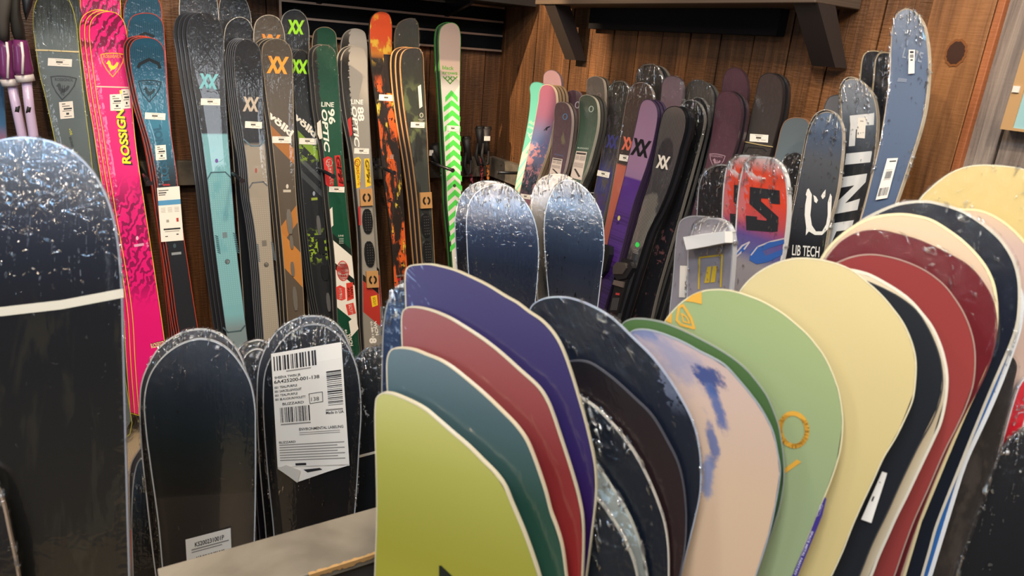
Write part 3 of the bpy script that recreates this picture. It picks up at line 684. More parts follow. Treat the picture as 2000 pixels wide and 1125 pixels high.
E1 = [(514, 655), (510, 600), (506, 537), (496, 443), (487, 391), (481, 320), (473, 262), (465, 210), (459, 160), (457, 110), (463, 86), (478, 76), (495, 81), (507, 95), (511, 121), (514, 213), (518, 284), (527, 400), (535, 520), (545, 630), (549, 700)]
GRV = art('black_sand_art', [(0, '1b1d22'), (.385, '1f2126'), (.389, '938a7c'), (1.0, '9a9182'), (1.5, '8a8478')], [('dots', 'b4ac9c', (.0085, .03, 0, 0, .60, 1.2))], .38, .3, seed=6)
s = LW(.165)
EMB2 = emb([((469, 118), (500, 162)), ((497, 117), (471, 168)), ((472, 168), (486, 152)), ((486, 152), (502, 166)), ((472, 176), (487, 160)), ((487, 160), (502, 175)), ((470, 128), (498, 158))])
e1 = board('ski', 'ski with black shovel, beige double-X logo and sand grey body', 'ski', s, E1, GRV, '5a5c60', film=FILM, decals=[
    ('G', 'embossed_lines', EMB2, '101216'), ('G', 'logo', xx_logo((490, 203.5), 30, 29, 2), 'b8aa98'), ('P', (495, 244), 33, 13, 3), ('G', 'frame_line', polyline([(476, 272), (490, 285), (507, 285), (517, 274)], 2.5), '5c7482'),
    ('G', 'red_mark', [oval((500, 333), 2, 5)], '9c4a44'), ('G', 'lower_line', polyline([(487, 367), (493, 357), (514, 355), (522, 363)], 2.5), '5a5e64'), ('G', 'rating_plate', [[(511, 470), (520, 469), (521, 480), (512, 481)]], '6e6a62'),
    ('G', 'side_vents', [LN((500+i*.4, 476+i*4), (505+i*.4, 479+i*4), 2) for i in range(9)]+[LN((529+i*.7, 473+i*4), (534+i*.7, 477+i*4), 2) for i in range(9)], '54606a'), ('G', 'round_mark', [oval((520, 517), 4.6, 4.6)], '4e4c48'), ('G', 'round_mark_centre', [oval((520, 517), 3.2, 3.2)], 'b8b0a2')], **lw)
for i in (1, 2, 3, 4):
    dup(e1, (-.005*i, .0128*i, 0), ('first', 'second', 'third', 'fourth')[i-1]+' dark ski edge behind the sand grey ski, counting leftward', group='dark ski edges behind the sand grey ski')
# brown orange
F1 = [(561, 618), (556, 540), (552, 490), (542, 381), (536, 320), (528, 249), (521, 200), (515, 150), (511, 110), (514, 88), (525, 78), (543, 75), (560, 83), (569, 98), (572, 142), (574, 249), (577, 356), (583, 440), (589, 506), (595, 615)]
BRN = art('brown_orange_art', [(0, '4d4740'), (.3, '5b5248'), (1.5, '55493c')], [('diag', 'a36a34', (-1.1, .375, .44, 0, .3, .6)), ('diag', 'b0743a', (1.2, .69, .76, 0, .6, .9)), ('diag', 'b97b3c', (-1.3, .80, .95, 0, .7, 1.1))], .3, .35, seed=7)
s = LW(.135)
f1 = board('ski', 'brown ski with an orange double-X logo and diagonal white lettering, front of the orange pair', 'ski', s, F1, BRN, '9a8a70', film=FILM, decals=[
    ('G', 'logo', xx_logo((542.5, 127), 40, 34, 3), 'f0a040'), ('T', 'völkl', (523, 227), (568, 268), 17, 'e9e2d6', {'bold': .04, 'up': (6.5, -11.5)}), ('P', (550, 273), 37, 13, 1),
    ('G', 'maker_mark', [oval((561, 364), 2.5, 4.5)], 'c8c0b0'), ('G', 'rating_plate', [LN((553, 373), (568, 373), 5)], 'b8b0a0')], **lw)
for nm, pl in (('screw_rail', [(565, 433, 11, 48), (569, 473, 7, 26), (571, 525, 7, 28), (576, 583, 9, 46)]),):
    for cx, cy, w_, h_ in pl:
        ff = box_frame((cx, cy), w_, h_, -5); decal(f1, s, 'B', nm, [[ff(.5+.5*math.cos(t/12*6.283), .5+.5*max(-1, min(1, 1.25*math.sin(t/12*6.283)))) for t in range(12)]], 'a39c92', .004, (.3, .7))
for i in (1, 2):
    dup(f1, (-.012*i, .0125*i, .0), ('first', 'second')[i-1]+' brown ski edge behind the front orange-logo ski, counting leftward', group='brown ski edges in the orange pair')
F2 = [(535, 420), (525, 330), (514, 240), (505, 170), (498, 110), (495, 68), (500, 42), (511, 32), (528, 29), (545, 37), (554, 57), (558, 100), (563, 200)]
board('ski', 'brown ski with the upper half of an orange double-X showing, behind the front orange-logo ski', 'ski', LW(.094), F2, BRN, 'b9ae9c', film=FILM, decals=[('G', 'logo', xx_logo((528, 83), 37, 32, 3), 'e08a34')], **lw)
# green logo
G1 = [(623, 621), (614, 575), (605, 510), (598, 450), (592, 390), (586, 320), (580, 250), (575, 190), (571, 145), (572, 115), (579, 101), (590, 97), (602, 106), (609, 124), (613, 160), (617, 249), (628, 356), (633, 420), (640, 490), (650, 568), (660, 645)]
BLKG = art('black_green_art', [(0, '1c1f22'), (.3, '25282b'), (1.5, '1e2022')], [('diag', '7a9a2c', (-1.1, .355, .40, 0, .3, .6)), ('diag', '4a4e52', (-1.1, .46, .485, 0, .4, .8)), ('diag', '3f4448', (-1.1, .52, .55, 0, .4, .8)), ('noise', '7e9c28', (40, 40, .54, .56, .37, .44, .02)), ('noise', '8aa830', (60, 60, .54, .56, .74, .86, .03))], .3, .45, seed=8)
s = LW(.09)
g1 = board('ski', 'black ski with a lime double-X logo and slanted white lettering, right of the brown ski', 'ski', s, G1, BLKG, '4a4c4c', film=FILM, decals=[
    ('G', 'logo', xx_logo((585, 130), 32, 28, 3), '9be02e'), ('T', 'völkl', (574, 230), (614, 269), 15, 'dcd8cc', {'bold': .04, 'up': (6, -11)}), ('P', (601, 276), 34, 12, 2), ('G', 'maker_mark', [oval((613, 378), 2.5, 4.5)], '8890a0'), ('G', 'rating_plate', [LN((608, 389), (620, 388), 5)], '8a9a3c')], **lw)
for cx, cy, w_, h_ in ((622, 440, 8, 38), (627, 480, 14, 32), (634, 532, 14, 30), (641, 590, 8, 36)):
    ff = box_frame((cx, cy), w_, h_, -6); decal(g1, s, 'B', 'screw_rail', [[ff(.5+.5*math.cos(t/12*6.283), .5+.5*max(-1, min(1, 1.25*math.sin(t/12*6.283)))) for t in range(12)]], '8c8c8c' if w_ < 10 else '3c3e40', .005, (.3, .7))
for i in (1, 2, 3):
    dup(g1, (-.007*i, .0125*i, 0), ('first', 'second', 'third')[i-1]+' black ski edge behind the front lime-logo ski, counting leftward', group='black ski edges in the lime pair')
G2 = [(590, 420), (580, 330), (570, 240), (560, 160), (551, 95), (548, 55), (553, 30), (566, 20), (583, 20), (597, 32), (603, 53), (604, 96), (606, 200)]
board('ski', 'black wrapped ski with lime double-X logo, behind and above the other lime-logo ski', 'ski', LW(.034), G2, BLKG, 'a8a498', film=FILM, decals=[('G', 'logo', xx_logo((578, 53), 31, 28, 2), '9be02e')], **lw)
# green LINE
H1 = [(662, 665), (659, 630), (653, 505), (643, 412), (632, 299), (624, 250), (618, 213), (613, 160), (610, 120), (613, 98), (626, 88), (642, 89), (654, 100), (659, 124), (664, 196), (671, 302), (677, 400), (682, 443), (693, 552), (701, 661), (705, 700)]
GRN = art('green_splatter_art', [(0, '0f3b2b'), (.3, '0f4a33'), (1.6, '103e2d')], [('side', '1a1a17', (-.2, -.032, .03, 0, 0, .34, .04)), ('noise', '8f7a60', (330, 330, .70, .72, 0, .16, .02)), ('diag', 'e3ddd0', (-1.0, .83, 1.13, 0, .7, 1.3)), ('diag', '14231c', (-1.0, .93, .96, 0, .7, 1.4)), ('diag', '14231c', (-1.0, .80, .83, 0, .7, 1.2))], .35, .25, seed=9)
s = LW(.135)
def oval_ring(c, rx, ry, w, ang=0):
    return polyline(oval(c, rx, ry, 20, ang), w, True)
h1 = board('ski', 'dark green ski lettered 96 with red and white stickers, front of its pair', 'ski', s, H1, GRN, '5e5a50', film=FILM, decals=[
    ('T', 'LINE', (627.5, 208), (652, 209), 9.5, 'ece6d8', {'bold': .015}), ('T', '96', (640.5, 213), (643, 243), 12.5, 'ece6d8', {'bold': .03}), ('T', 'OPTIC', (628, 214), (634, 298), 10.5, 'ece6d8', {'bold': .03, 'shear': .2}),
    ('G', 'white_patch', [[(619, 240), (626, 234), (629, 262), (630, 270), (624, 272), (620, 262)]], 'd8d2c4'),
    ('G', 'red_badge', [[(631, 310), (640, 305), (649, 309), (652, 362), (643, 366), (636, 360)]], 'c22a26'), ('T', 'OVERDRIVE', (638, 311), (645, 361), 6, 'ece4d4', {'bold': .03}), ('G', 'badge_ring', oval_ring((643, 318), 6, 7, 1.6), 'ece4d4'),
    ('G', 'red_strip', [[(653, 304), (664, 303), (672, 364), (660, 364)]], 'c22a26'), ('T', 'GPM', (656, 306), (663, 361), 8, '201614', {'bold': .05, 'shear': .2}), ('P', (657.5, 370), 30, 11, 2),
    ('G', 'white_patch', [[(644, 409), (649, 404), (651, 440), (647, 444)]], 'd8d2c4'), ('T', 'LINE', (661, 462), (671, 462), 3.5, 'd8d2c4'), ('G', 'small_print', [LN((662, 466+i*3), (671, 466+i*3), 1) for i in range(4)], 'a8b0a4'),
    ('G', 'red_oval', [oval((669.5, 529), 12, 20, 28, -4)], 'c8302a'), ('G', 'red_oval_face', [oval((669.5, 529), 10.6, 18.4, 28, -4)], 'e8dfd2'), ('T', 'FBE', (664, 516), (667, 541), 9, 'c8302a', {'bold': .04}),
    ('G', 'red_badge', [[(656, 561), (664, 557), (674, 562), (675, 584), (667, 587), (658, 584)]], 'cf4038'), ('T', 'ASPEN', (661, 562), (663, 584), 6, 'ece4d4', {'bold': .03}),
    ('G', 'red_plate', [[(676, 553), (689, 551), (691, 583), (678, 588)]], 'cc3a2c'), ('T', 'EARLY', (684, 560), (686, 583), 5, '2a1210', {'bold': .04}), ('T', 'RISE', (678.5, 562), (680.5, 582), 4, '2a1210', {'bold': .04}),
    ('G', 'red_badge', [[(675, 595), (690, 591), (695, 612), (680, 616)]], 'cf4038'), ('T', 'SCUT', (681, 595), (684, 614), 6, 'ece4d4', {'bold': .03}),
    ('G', 'white_panel', [[(681, 628), (694, 618), (700, 642), (686, 658)]], 'e3ddd0'), ('T', '01-96-09', (673, 644), (679, 672), 4, 'e3ddd0', {'bold': .03}), ('T', 'WJCN', (679, 652), (684, 676), 6, 'e3ddd0', {'bold': .03})], **lw)
for i in (1,): dup(h1, (-.013*i, .0125*i, 0), 'dark ski edge directly behind the front green 96 ski')
H2 = [(640, 420), (630, 330), (622, 240), (616, 160), (611, 110), (610, 78), (615, 60), (627, 53), (643, 54), (655, 64), (658, 85), (662, 160), (668, 260)]
board('ski', 'dark green ski with a bare speckled tip, behind the green ski lettered 96', 'ski', LW(.04), H2, GRN, '8a7a64', **lw)
# grey LINE
I1 = [(711, 665), (709, 630), (706, 474), (699, 397), (689, 299), (682, 260), (676, 231), (669, 178), (666, 135), (669, 106), (680, 93), (696, 90), (709, 95), (716, 110), (718, 160), (723, 267), (727.5, 400), (734, 505), (743, 599), (746, 661), (748, 700)]
GRYL = art('grey_splatter_art', [(0, '8c8883'), (.05, '9a958e'), (.3, '959086'), (1.6, '8e897f')], [('side', '23211e', (-.2, -.024, .035, 0, 0, .40, .06)), ('noise', '8a7c6c', (420, 420, .67, .70, .03, .42, .02)), ('diag', 'b5362c', (-1.0, 1.03, 1.18, 0, .9, 1.5)), ('diag', '1c1a18', (-1.0, 1.00, 1.03, 0, .9, 1.4))], .4, .2, seed=10)
s = LW(.10)
i1 = board('ski', 'light grey ski lettered 88 with yellow badges and cardboard spacers, front of its pair', 'ski', s, I1, GRYL, '8c877e', decals=[
    ('T', 'LINE', (685.5, 203), (709, 204), 9.5, 'efeae0', {'bold': .02}), ('T', '88', (698, 209), (700, 237), 12, 'efeae0', {'bold': .03}), ('T', 'OPTIC', (687, 208), (693, 288), 9.5, 'efeae0', {'bold': .03, 'shear': .2}),
    ('G', 'red_patch', [[(679, 234), (685, 228), (688, 262), (683, 268)]], 'c2302c'), ('P', (706, 295), 29, 11, 2), ('G', 'yellow_badge', [[(691, 310), (700, 306), (705, 312), (703, 366), (696, 368)]], 'e8c02c'), ('T', 'OVERDRIVE', (694, 314), (699, 362), 5.5, 'c2302c', {'bold': .03}), ('G', 'badge_ring', oval_ring((698, 318), 5, 7, 1.6), 'c2302c'),
    ('G', 'yellow_strip', [[(711, 310), (721, 309), (725, 362), (714, 366)]], 'e8c02c'), ('T', 'GPM', (713, 312), (718, 360), 7, '201614', {'bold': .05, 'shear': .2}),
    ('G', 'red_patch', [[(700, 405), (704, 400), (705, 440), (701, 440)]], 'c2302c'), ('G', 'yellow_badge', [[(724, 579), (736, 576), (738, 596), (727, 600)]], 'e8c02c'), ('T', 'SCUT', (728, 581), (730, 597), 5, '2a1a10', {'bold': .03}),
    ('T', 'WJCN', (729, 628), (734, 655), 6, 'f0ece2', {'bold': .03}), ('T', '8', (722, 660), (722.5, 671), 13, 'f0ece2', {'bold': .05}), ('T', '01-88-12', (723, 628), (727, 660), 4, 'f0ece2', {'bold': .03})], **lw)
def spacer(root, s, c, w_, h_, ang):
    ff = box_frame(c, w_, h_, ang)
    sp = decal(root, s, 'B', 'cardboard_spacer', [[ff(0, 0), ff(1, 0), ff(1, 1), ff(0, 1)]], 'b98a55', .012)
    rx, ry = w_*.34, h_*.28; cc = ff(.5, .52)
    left = [p for a0 in (105,) for p in oval(cc, rx, ry, 10, ang, 110, 250)]+[p for p in oval(cc, rx*.55, ry*.62, 10, ang, 110, 250)][::-1]
    right = [p for p in oval(cc, rx, ry, 10, ang, -70, 70)]+[p for p in oval(cc, rx*.55, ry*.62, 10, ang, -70, 70)][::-1]
    o = px_mesh(root, s, 'printed_mark', [(left, 0, 0), (right, 0, 0)], [flat('1a1614', .5)], lift=.0145); o.parent = sp
def bindplate(root, s, c, w_, h_, ang, col='1d1e20'):
    ff = box_frame(c, w_, h_, ang)
    pl = decal(root, s, 'B', 'binding_plate', [[ff(.5+.5*math.cos(t/16*6.283)*(1 if abs(math.sin(t/16*6.283)) < .8 else .8), .5+.5*max(-1, min(1, 1.15*math.sin(t/16*6.283)))) for t in range(16)]], col, .006, (.3,))
    o = px_mesh(root, s, 'screws', [(oval(ff(x, y), 1.1, 1.1, 8), 0, 0) for x in (.32, .56, .78) for y in np.linspace(.14, .86, max(3, int(h_/6)))], [flat('b0a8a0', .25, .9)], lift=.0085); o.parent = pl
spacer(i1, s, (714, 385), 24, 33, -3); bindplate(i1, s, (717, 432), 20, 48, -3); bindplate(i1, s, (721, 496), 20, 50, -4); spacer(i1, s, (726, 545), 23, 32, -3)
dup(i1, (-.013, .0125, 0), 'pale-rimmed dark ski edge directly behind the front grey 88 ski', only=('deck', 'edge'))
I2 = [(700, 420), (690, 330), (680, 240), (672, 170), (666, 120), (666, 86), (672, 66), (684, 57), (698, 56), (711, 62), (716, 78), (718, 120), (722, 240)]
board('ski', 'light grey ski tip standing behind the grey ski lettered 88', 'ski', LW(.05), I2, GRYL, '8c877e', **lw)
# fire
J1 = [(777, 640), (769, 552), (766, 490), (755, 397), (746, 325), (739, 249), (730, 165), (724, 110), (721, 60), (725, 34), (735, 24), (748, 22), (759, 27), (765, 41), (766, 89), (769, 142), (774, 213), (781, 302), (787, 381), (793, 474), (796, 524), (800, 580)]
FIRE = art('fire_pattern_art', [(0, 'c0441c'), (.12, 'b8441a'), (.17, 'b06a20'), (.19, '231c18'), (1.6, '2a211c')], [('noise', 'c8a030', (22, 16, .50, .60, .02, .20, .03)), ('noise', 'd25a22', (26, 7, .50, .58, .28, 1.35, .06)), ('noise', 'd8b83c', (30, 9, .60, .66, .3, 1.3, .05)), ('noise', '231c18', (60, 50, .58, .62, .28, 1.3, .05))], .4, .25, seed=14)
s = LW(.09)
board('ski', 'ski with a black, orange and yellow fire pattern and a red side block', 'ski', s, J1, FIRE, '2a2622', decals=[
    ('G', 'red_block', [[(749, 106), (766, 107), (770, 183), (753, 181)]], '1c1614'), ('G', 'red_block_face', [[(752, 109), (760, 109), (764, 161), (755, 161)]], 'c0302c'), ('G', 'zigzag', polyline([(757, 111)]+[(757+(4 if i % 2 else 0)+i*.5, 111+i*6) for i in range(1, 9)], 1.6), '1c1614'),
    ('G', 'black_tile', [[(756, 163), (769, 163), (770, 181), (758, 181)]], '3b3c3c'), ('P', (754.5, 191), 29, 12, 3), ('G', 'small_print', [LN((761, 303+i*3), (769, 303+i*3), 1.1) for i in range(3)], 'b0a8a0'), ('T', 'RUSTLER', (774, 541), (790, 539), 3.5, 'a89c94', {}), ('T', '92', (775, 549), (783, 548), 5, 'd03040', {'bold': .03})], **lw)
# olive
K1 = [(832, 600), (824, 509), (815, 397), (809, 345), (803, 302), (797, 265), (791, 225), (785, 175), (782, 124), (785, 105), (793, 96), (806, 93), (819, 95), (826, 107), (828, 142), (833, 231), (839, 356), (844, 412), (849, 505), (853, 570)]
OLV = art('olive_camo_art', [(0, '2e2f2e'), (.2, '3a3e36'), (.6, '3c403c'), (1.6, '383c38')], [('noise', '5f6848', (14, 10, .52, .62, .15, .45, .05)), ('noise', '2a2c2a', (16, 8, .5, .6, .3, 1.2, .08))], .3, .35, seed=12)
s = LW(.135)
k1 = board('ski', 'dark olive camouflage ski with wood edges and a white vertical badge', 'ski', s, K1, OLV, 'b98c5c', film=FILM, decals=[
    ('G', 'white_badge', [[(816, 169), (822, 165), (825, 208), (819, 212)]], 'e0dbd0'), ('G', 'badge_pattern', [LN((817.5, 171+i*4.5), (823, 173+i*4.5), 1.8) for i in range(9)], '2a2a28'), ('G', 'small_mark', oval_ring((823, 225), 3, 4, 1.5), 'd0ccc0'),
    ('G', 'small_print', [LN((817, 233), (829, 233), 1), LN((819, 236), (826, 236), 1)], 'c0bcb0'), ('P', (815.5, 244), 27, 11, 2)], **lw)
spacer(k1, s, (830.5, 391), 22, 31, -3); bindplate(k1, s, (831, 440), 17, 46, -4); bindplate(k1, s, (834, 492), 17, 44, -4)
WE = 'b98c5c'
for i in (1, 2):
    dup(k1, (-.0165*i, .0125*i, 0), ('first', 'second')[i-1]+' light wood ski edge behind the olive camouflage ski, counting leftward', group='light wood ski edges behind the olive ski')
K2 = [(806, 470), (798, 380), (788, 280), (779, 190), (772, 120), (771, 66), (778, 46), (790, 38), (806, 36), (815, 43), (818, 62), (819, 120), (826, 260)]
board('ski', 'plain dark grey-green ski with a blank rounded tip, behind the olive camouflage ski', 'ski', LW(.07), K2, OLV, '6b5a44', film=FILM, **lw)
# green chevrons
L1 = [(880, 470), (873, 400), (871.5, 360), (868, 300), (864, 225), (860, 160), (857, 107), (857, 71), (861, 54), (871, 46), (884, 44), (894, 50), (899, 64), (899, 124), (898, 213), (900, 320), (901, 378), (903, 450)]
CHV = art('white_green_art', [(0, '9c8a84'), (.22, 'a8968e'), (.28, 'e2dcd0'), (1.7, 'e2dcd0')], [], .4, .0, seed=13)
s = LW(.09); ch = []
for i in range(16):
    cy = 176+i*19.2+i*i*.02; cx = 881.5+i*.72; w_ = 16-i*.16 if i else 12; t = 10
    ch.append([(cx-w_, cy+13.5), (cx, cy), (cx+w_, cy+13.5), (cx+w_, cy+24), (cx, cy+11), (cx-w_, cy+24)])
bc = [LN((868+i*7.2, 151), (871+i*7.2, 155), 2.4) for i in range(4)]
chm = []
for (x, y) in ((869, 151), (879, 151), (889, 151), (874, 156), (884, 156), (879, 161)): chm += polyline([(x-3.5, y-1.5), (x, y+2.5), (x+3.5, y-1.5)], 2)
l1 = board('ski', 'white ski with bright green chevrons and a pale tip, nearest the corner', 'ski', s, L1, CHV, '3c7a3a', decals=[
    ('T', 'black', (863.5, 135), (886, 137), 7.5, '4c8a34', {'bold': .02}), ('T', 'crows', (864, 144.5), (893, 146), 7, '4c8a34', {'bold': .02}), ('G', 'chevron_mark', chm, '4c8a34'),
    ('G', 'chevrons', ch, '55d050'), ('P', (884.5, 251), 25, 11, 4), ('G', 'round_mark', [oval((887.5, 362.5), 3, 3.4)], '444a3c')], **lw)
dup(l1, (-.012, .0125, 0), 'green-edged ski hidden behind the white ski with green chevrons')
# far left blue
SKYM = art('blue_red_tail_art', [(0, '20303c'), (.2, '2c5c84'), (.32, 'c04a3c'), (.34, '4a9ad0'), (.7, '7fb2dc')], [('noise', 'e0e8f0', (40, 20, .6, .66, .3, .7, .05))], .35, .2)
board('ski', 'blue ski with a red patch, cut by the left edge of the frame', 'ski', LW(.09), [(-40, 330), (-42, 200), (-38, 150), (-25, 128), (-10, 122), (2, 132), (7, 160), (11, 220), (16, 300)], SKYM, '3a4650', **lw)

# ------------------------------------------------------------------ poles
def pole(label, shaft, grip, gcol, scol, D, strap=None, rs=.008, rg=.016, group=None, dotted=None, extra=(), flare=None):
    P = [onY(x, y, D) for x, y in shaft]; G_ = [onY(x, y, D) for x, y in grip]
    # run the shaft on to the floor
    d = nrm(P[-1]-P[-2]); t = (P[-1][2]-.03)/max(1e-3, -d[2]); tipp = P[-1]+d*t
    r = empty('ski_pole', tipp, label, 'ski pole', group)
    tube('shaft', P+[tipp], [rs]*len(P)+[rs*.6], scol, r, 12)
    n = len(G_); rad = [rg*(flare[i] if flare else 1) for i in range(n)]
    # denser grip
    tube('grip', G_, rad, gcol, r, 14)
    for e in extra: e(r)
    return r
PUR = flat('6a2a5c', .35, 0, .3); LAV = flat('c3aecb', .3, 0, .4); BKP = flat('1d1a1a', .6)
Dp = WY-.32
def band(px0, px1, w_, D, mat, nm):
    return lambda r: tube(nm, [onY(*px0, D), onY(*px1, D)], w_, mat, r, 12)
for i, (g0, g1, sx, lab) in enumerate((((10, 78), (19, 158), ((22, 158), (33, 215), (47, 280)), 'lavender ski pole with a purple grip, leftmost of the pair at the top left'),
                                       ((39, 78), (48, 150), ((51, 150), (58, 215), (68, 280)), 'lavender ski pole with a purple grip, right one of the pair beside the grey ski'))):
    gp = [(g0[0]+(g1[0]-g0[0])*t, g0[1]+(g1[1]-g0[1])*t) for t in (0, .2, .5, .8, 1)]
    pole(lab, sx, gp, PUR, LAV, Dp-.05*i, rs=.0145, rg=.024, flare=(.8, .95, 1.0, 1.15, .9), extra=(
        band((g1[0]-1, g1[1]-4), (g1[0]+3, g1[1]+9), .0265, Dp-.05*i, flat('c9c0bc', .4), 'collar'),
        lambda r, g0=g0, g1=g1, i=i: tube('white_stripe', [onY(g0[0]+3, g0[1]+4, Dp-.03-.05*i), onY(g0[0]+6, g0[1]+30, Dp-.035-.05*i), onY(g1[0]-4, g1[1]-5, Dp-.035-.05*i)], .004, flat('ddd6d2', .4), r, 8),
        band((30+i*22, 212), (38+i*22, 214), .017, Dp-.05*i, BKP, 'strap_clip')))
gl = empty('pole_strap', onY(25, 60, Dp-.03), 'black fabric pole straps bunched over the purple grips at the top left corner', 'strap')
def blob(name, pts, D, th, mat, parent):
    n = len(pts); fr = [onY(x, y, D) for x, y in pts]; bk = [p+np.array([0, th, 0]) for p in fr]; c = sum(fr)/n+np.array([0, -.02, 0])
    vs = fr+bk+[c]; fs = [(i, i+n, (i+1) % n+n, (i+1) % n) for i in range(n)]+[(i, (i+1) % n, 2*n) for i in range(n)]+[tuple(range(n, 2*n))]
    o = mesh_obj(name, vs, fs, mat, parent, smooth=True); m = o.modifiers.new('s', 'SUBSURF'); m.levels = m.render_levels = 2; return o
blob('strap_loop', [(-12, -20), (22, -25), (26, 10), (17, 42), (18, 88), (-5, 80), (-15, 40)], Dp-.05, .05, flat('38342f', .8), gl)
blob('strap_loop', [(20, -20), (40, -22), (38, 20), (46, 50), (50, 84), (30, 88), (20, 60), (16, 20)], Dp-.04, .05, flat('17150f', .8), gl)
blob('strap_loop', [(38, -25), (68, -20), (62, 12), (50, 42), (44, 20)], Dp-.0, .05, flat('1b2028', .6), gl)
CP = [((918, 312), (920, 340), (922, 368), ((910, 270), (912, 290), (916, 318)), 'a04a5a', 'short black-gripped pole with a pink dotted shaft, left of the three by the corner'),
      ((940, 300), (941, 335), (942, 370), ((936, 250), (938, 275), (939, 300)), 'b04a50', 'black-gripped pole with a red dotted shaft, middle one of the three by the corner'),
      ((952, 305), (953, 335), (953, 370), ((950, 251), (949, 280), (950, 300)), 'd07a3a', 'black-gripped pole with an orange dotted shaft, right one of the three by the corner')]
def dotmat(h):
    m = base_mat('dotted_shaft_'+h, C('1c1616'), .35); k = NT(m); tc_ = k.n('ShaderNodeTexCoord'); vo = k.n('ShaderNodeTexVoronoi'); vo.inputs['Scale'].default_value = 95; k.l(tc_.outputs['Object'], vo.inputs['Vector'])
    k.l(k.mix(k.step(vo.outputs['Distance'], .52, .60), C(h), C('1c1616')), k.b.inputs['Base Color']); return m
for a_, b_, c_, g_, h_, lab in CP:
    D = WY-.11-(.07 if 'right one' in lab else 0)
    r = pole(lab, (a_, b_, c_), g_, BKP, dotmat(h_), D, rs=.0075, rg=.019, flare=(1.2, .9, .95))
    tube('grip_top', [onY(g_[0][0]-5, g_[0][1], D), onY(g_[0][0]+8, g_[0][1], D)], .011, BKP, r, 10)
    x, y = g_[-1]; tube('strap', [onY(x-6, y-20, D-.02), onY(x-9, y+4, D-.03), onY(x-4, y+22, D-.03), onY(x+3, y+20, D-.03), onY(x+4, y-5, D-.02)], [.006, .009, .009, .008, .006], flat('121112', .7), r, 8)
    if 'right one' in lab: boxes('paper_tag', [(tuple(onY(946, 266, D-.03)), tuple(onY(957, 275, D-.035)))], flat('e4e0d8', .6), r)
D = WY-.12
r = pole('black-gripped ski pole hanging left of the green chevron ski with a white tag', ((861, 322), (865, 350), (870, 380)), ((848, 282), (853, 300), (859, 320)), BKP, dotmat('c8c8c8'), D, rs=.0075, rg=.022, flare=(1.1, 1, .9))
tube('strap', [onY(842, 292, D-.02), onY(846, 305, D-.03), onY(858, 325, D-.03)], [.008, .014, .01], flat('121112', .7), r, 8)
boxes('paper_tag', [(tuple(onY(838, 293, D-.03)), tuple(onY(846, 304, D-.035)))], flat('e4e0d8', .6), r)
# ------------------------------------------------------------------ right wall skis
rw = dict(thick=.011)
R1 = [(985, 480), (997, 420), (1004, 375), (1010, 342), (1016, 313), (1022, 285), (1027, 260), (1032, 232), (1035, 207), (1036, 185), (1035, 170), (1040, 162), (1049, 160), (1060, 164), (1064, 180), (1060, 215), (1052, 250), (1041, 300), (1028, 367), (1015, 440)]
MINT = art('mint_cream_art', [(0, '58a496'), (.24, '62ae9f'), (.30, '62ae9f'), (.304, 'd9d2b4'), (1.6, 'd9d2b4')], [('diag', 'd9d2b4', (1.3, .25, .28, 0, .2, .4)), ('diag', '7cc8b8', (1.3, .31, .335, 0, .3, 1)), ('diag', '7cc8b8', (1.3, .37, .385, 0, .3, 1)), ('diag', '7cc8b8', (1.3, .415, .43, 0, .3, 1)), ('diag', '7cc8b8', (1.3, .46, .475, 0, .3, 1.2)), ('diag', '7cc8b8', (1.3, .51, .525, 0, .3, 1.2))], .4, .0)
board('ski', 'mint green ski turning to cream diagonal stripes, leftmost on the right wall', 'ski', RW(.06), R1, MINT, '4a8a80', decals=[('T', 'black', (1033, 240), (1044, 245), 7, 'a6d8b4', {'bold': .02}), ('T', 'crows', (1031, 249), (1043, 254), 6, 'a6d8b4', {'bold': .02}), ('G', 'chevron_mark', polyline([(1031, 259), (1035, 264), (1040, 260)], 2)+polyline([(1033, 264), (1037, 271), (1041, 263)], 2), 'a6d8b4')], **rw)
R2 = [(1000, 460), (1015, 377), (1026, 325), (1037, 273), (1043, 245), (1048, 218), (1052, 195), (1054, 178), (1059, 168), (1067, 165), (1077, 167), (1084, 177), (1087, 197), (1083, 233), (1072, 287), (1062, 318), (1051, 348), (1035, 400), (1020, 460)]
MTN = art('mountain_art', [(0, '8e5068'), (.12, '80506c'), (.19, '5c6288'), (.24, '4a5f90'), (.30, '60688c'), (.35, '3a4a60'), (.43, '2f3c4c'), (.47, '84566a'), (.6, '4a5568'), (1.6, '4a5568')], [('noise', 'c98a90', (22, 34, .46, .54, .24, .35, .02)), ('noise', 'b8808c', (60, 26, .50, .56, .33, .42, .03)), ('noise', '1c2c38', (50, 40, .5, .56, .34, .46, .03))], .4, .1, seed=15)
s = RW(.11)
r2 = board('ski', 'dusty pink ski with a pink and blue mountain landscape, in front of the mint ski', 'ski', s, R2, MTN, 'b8a48c', decals=[('G', 'brand_mark', [[(1062, 255), (1068, 248), (1075, 246), (1073, 249), (1070, 250), (1068, 255), (1066, 255), (1067, 251), (1064, 255)]], '14181c'), ('P', (1027, 384), 20, 9, 8)], **rw)
for i in (1, 2, 3): dup(r2, (.0125*i, -.005*i, 0), ('first', 'second', 'third')[i-1]+' wood-edged ski behind the mountain landscape ski, counting rightward', edge='7a6650', group='wood edges behind the mountain ski')
MAU = art('dusty_mauve_art', [(0, '8e7078'), (.3, '84686f'), (1.6, '6c565e')], [], .35, .15)
board('ski', 'plain dusty mauve ski tip above the mountain landscape ski', 'ski', RW(.045), [(1030, 420), (1045, 320), (1055, 240), (1061, 185), (1061, 158), (1063, 144), (1072, 137), (1084, 138), (1093, 147), (1097, 163), (1096, 195), (1088, 240), (1074, 310)], MAU, '5a4c50', **rw)
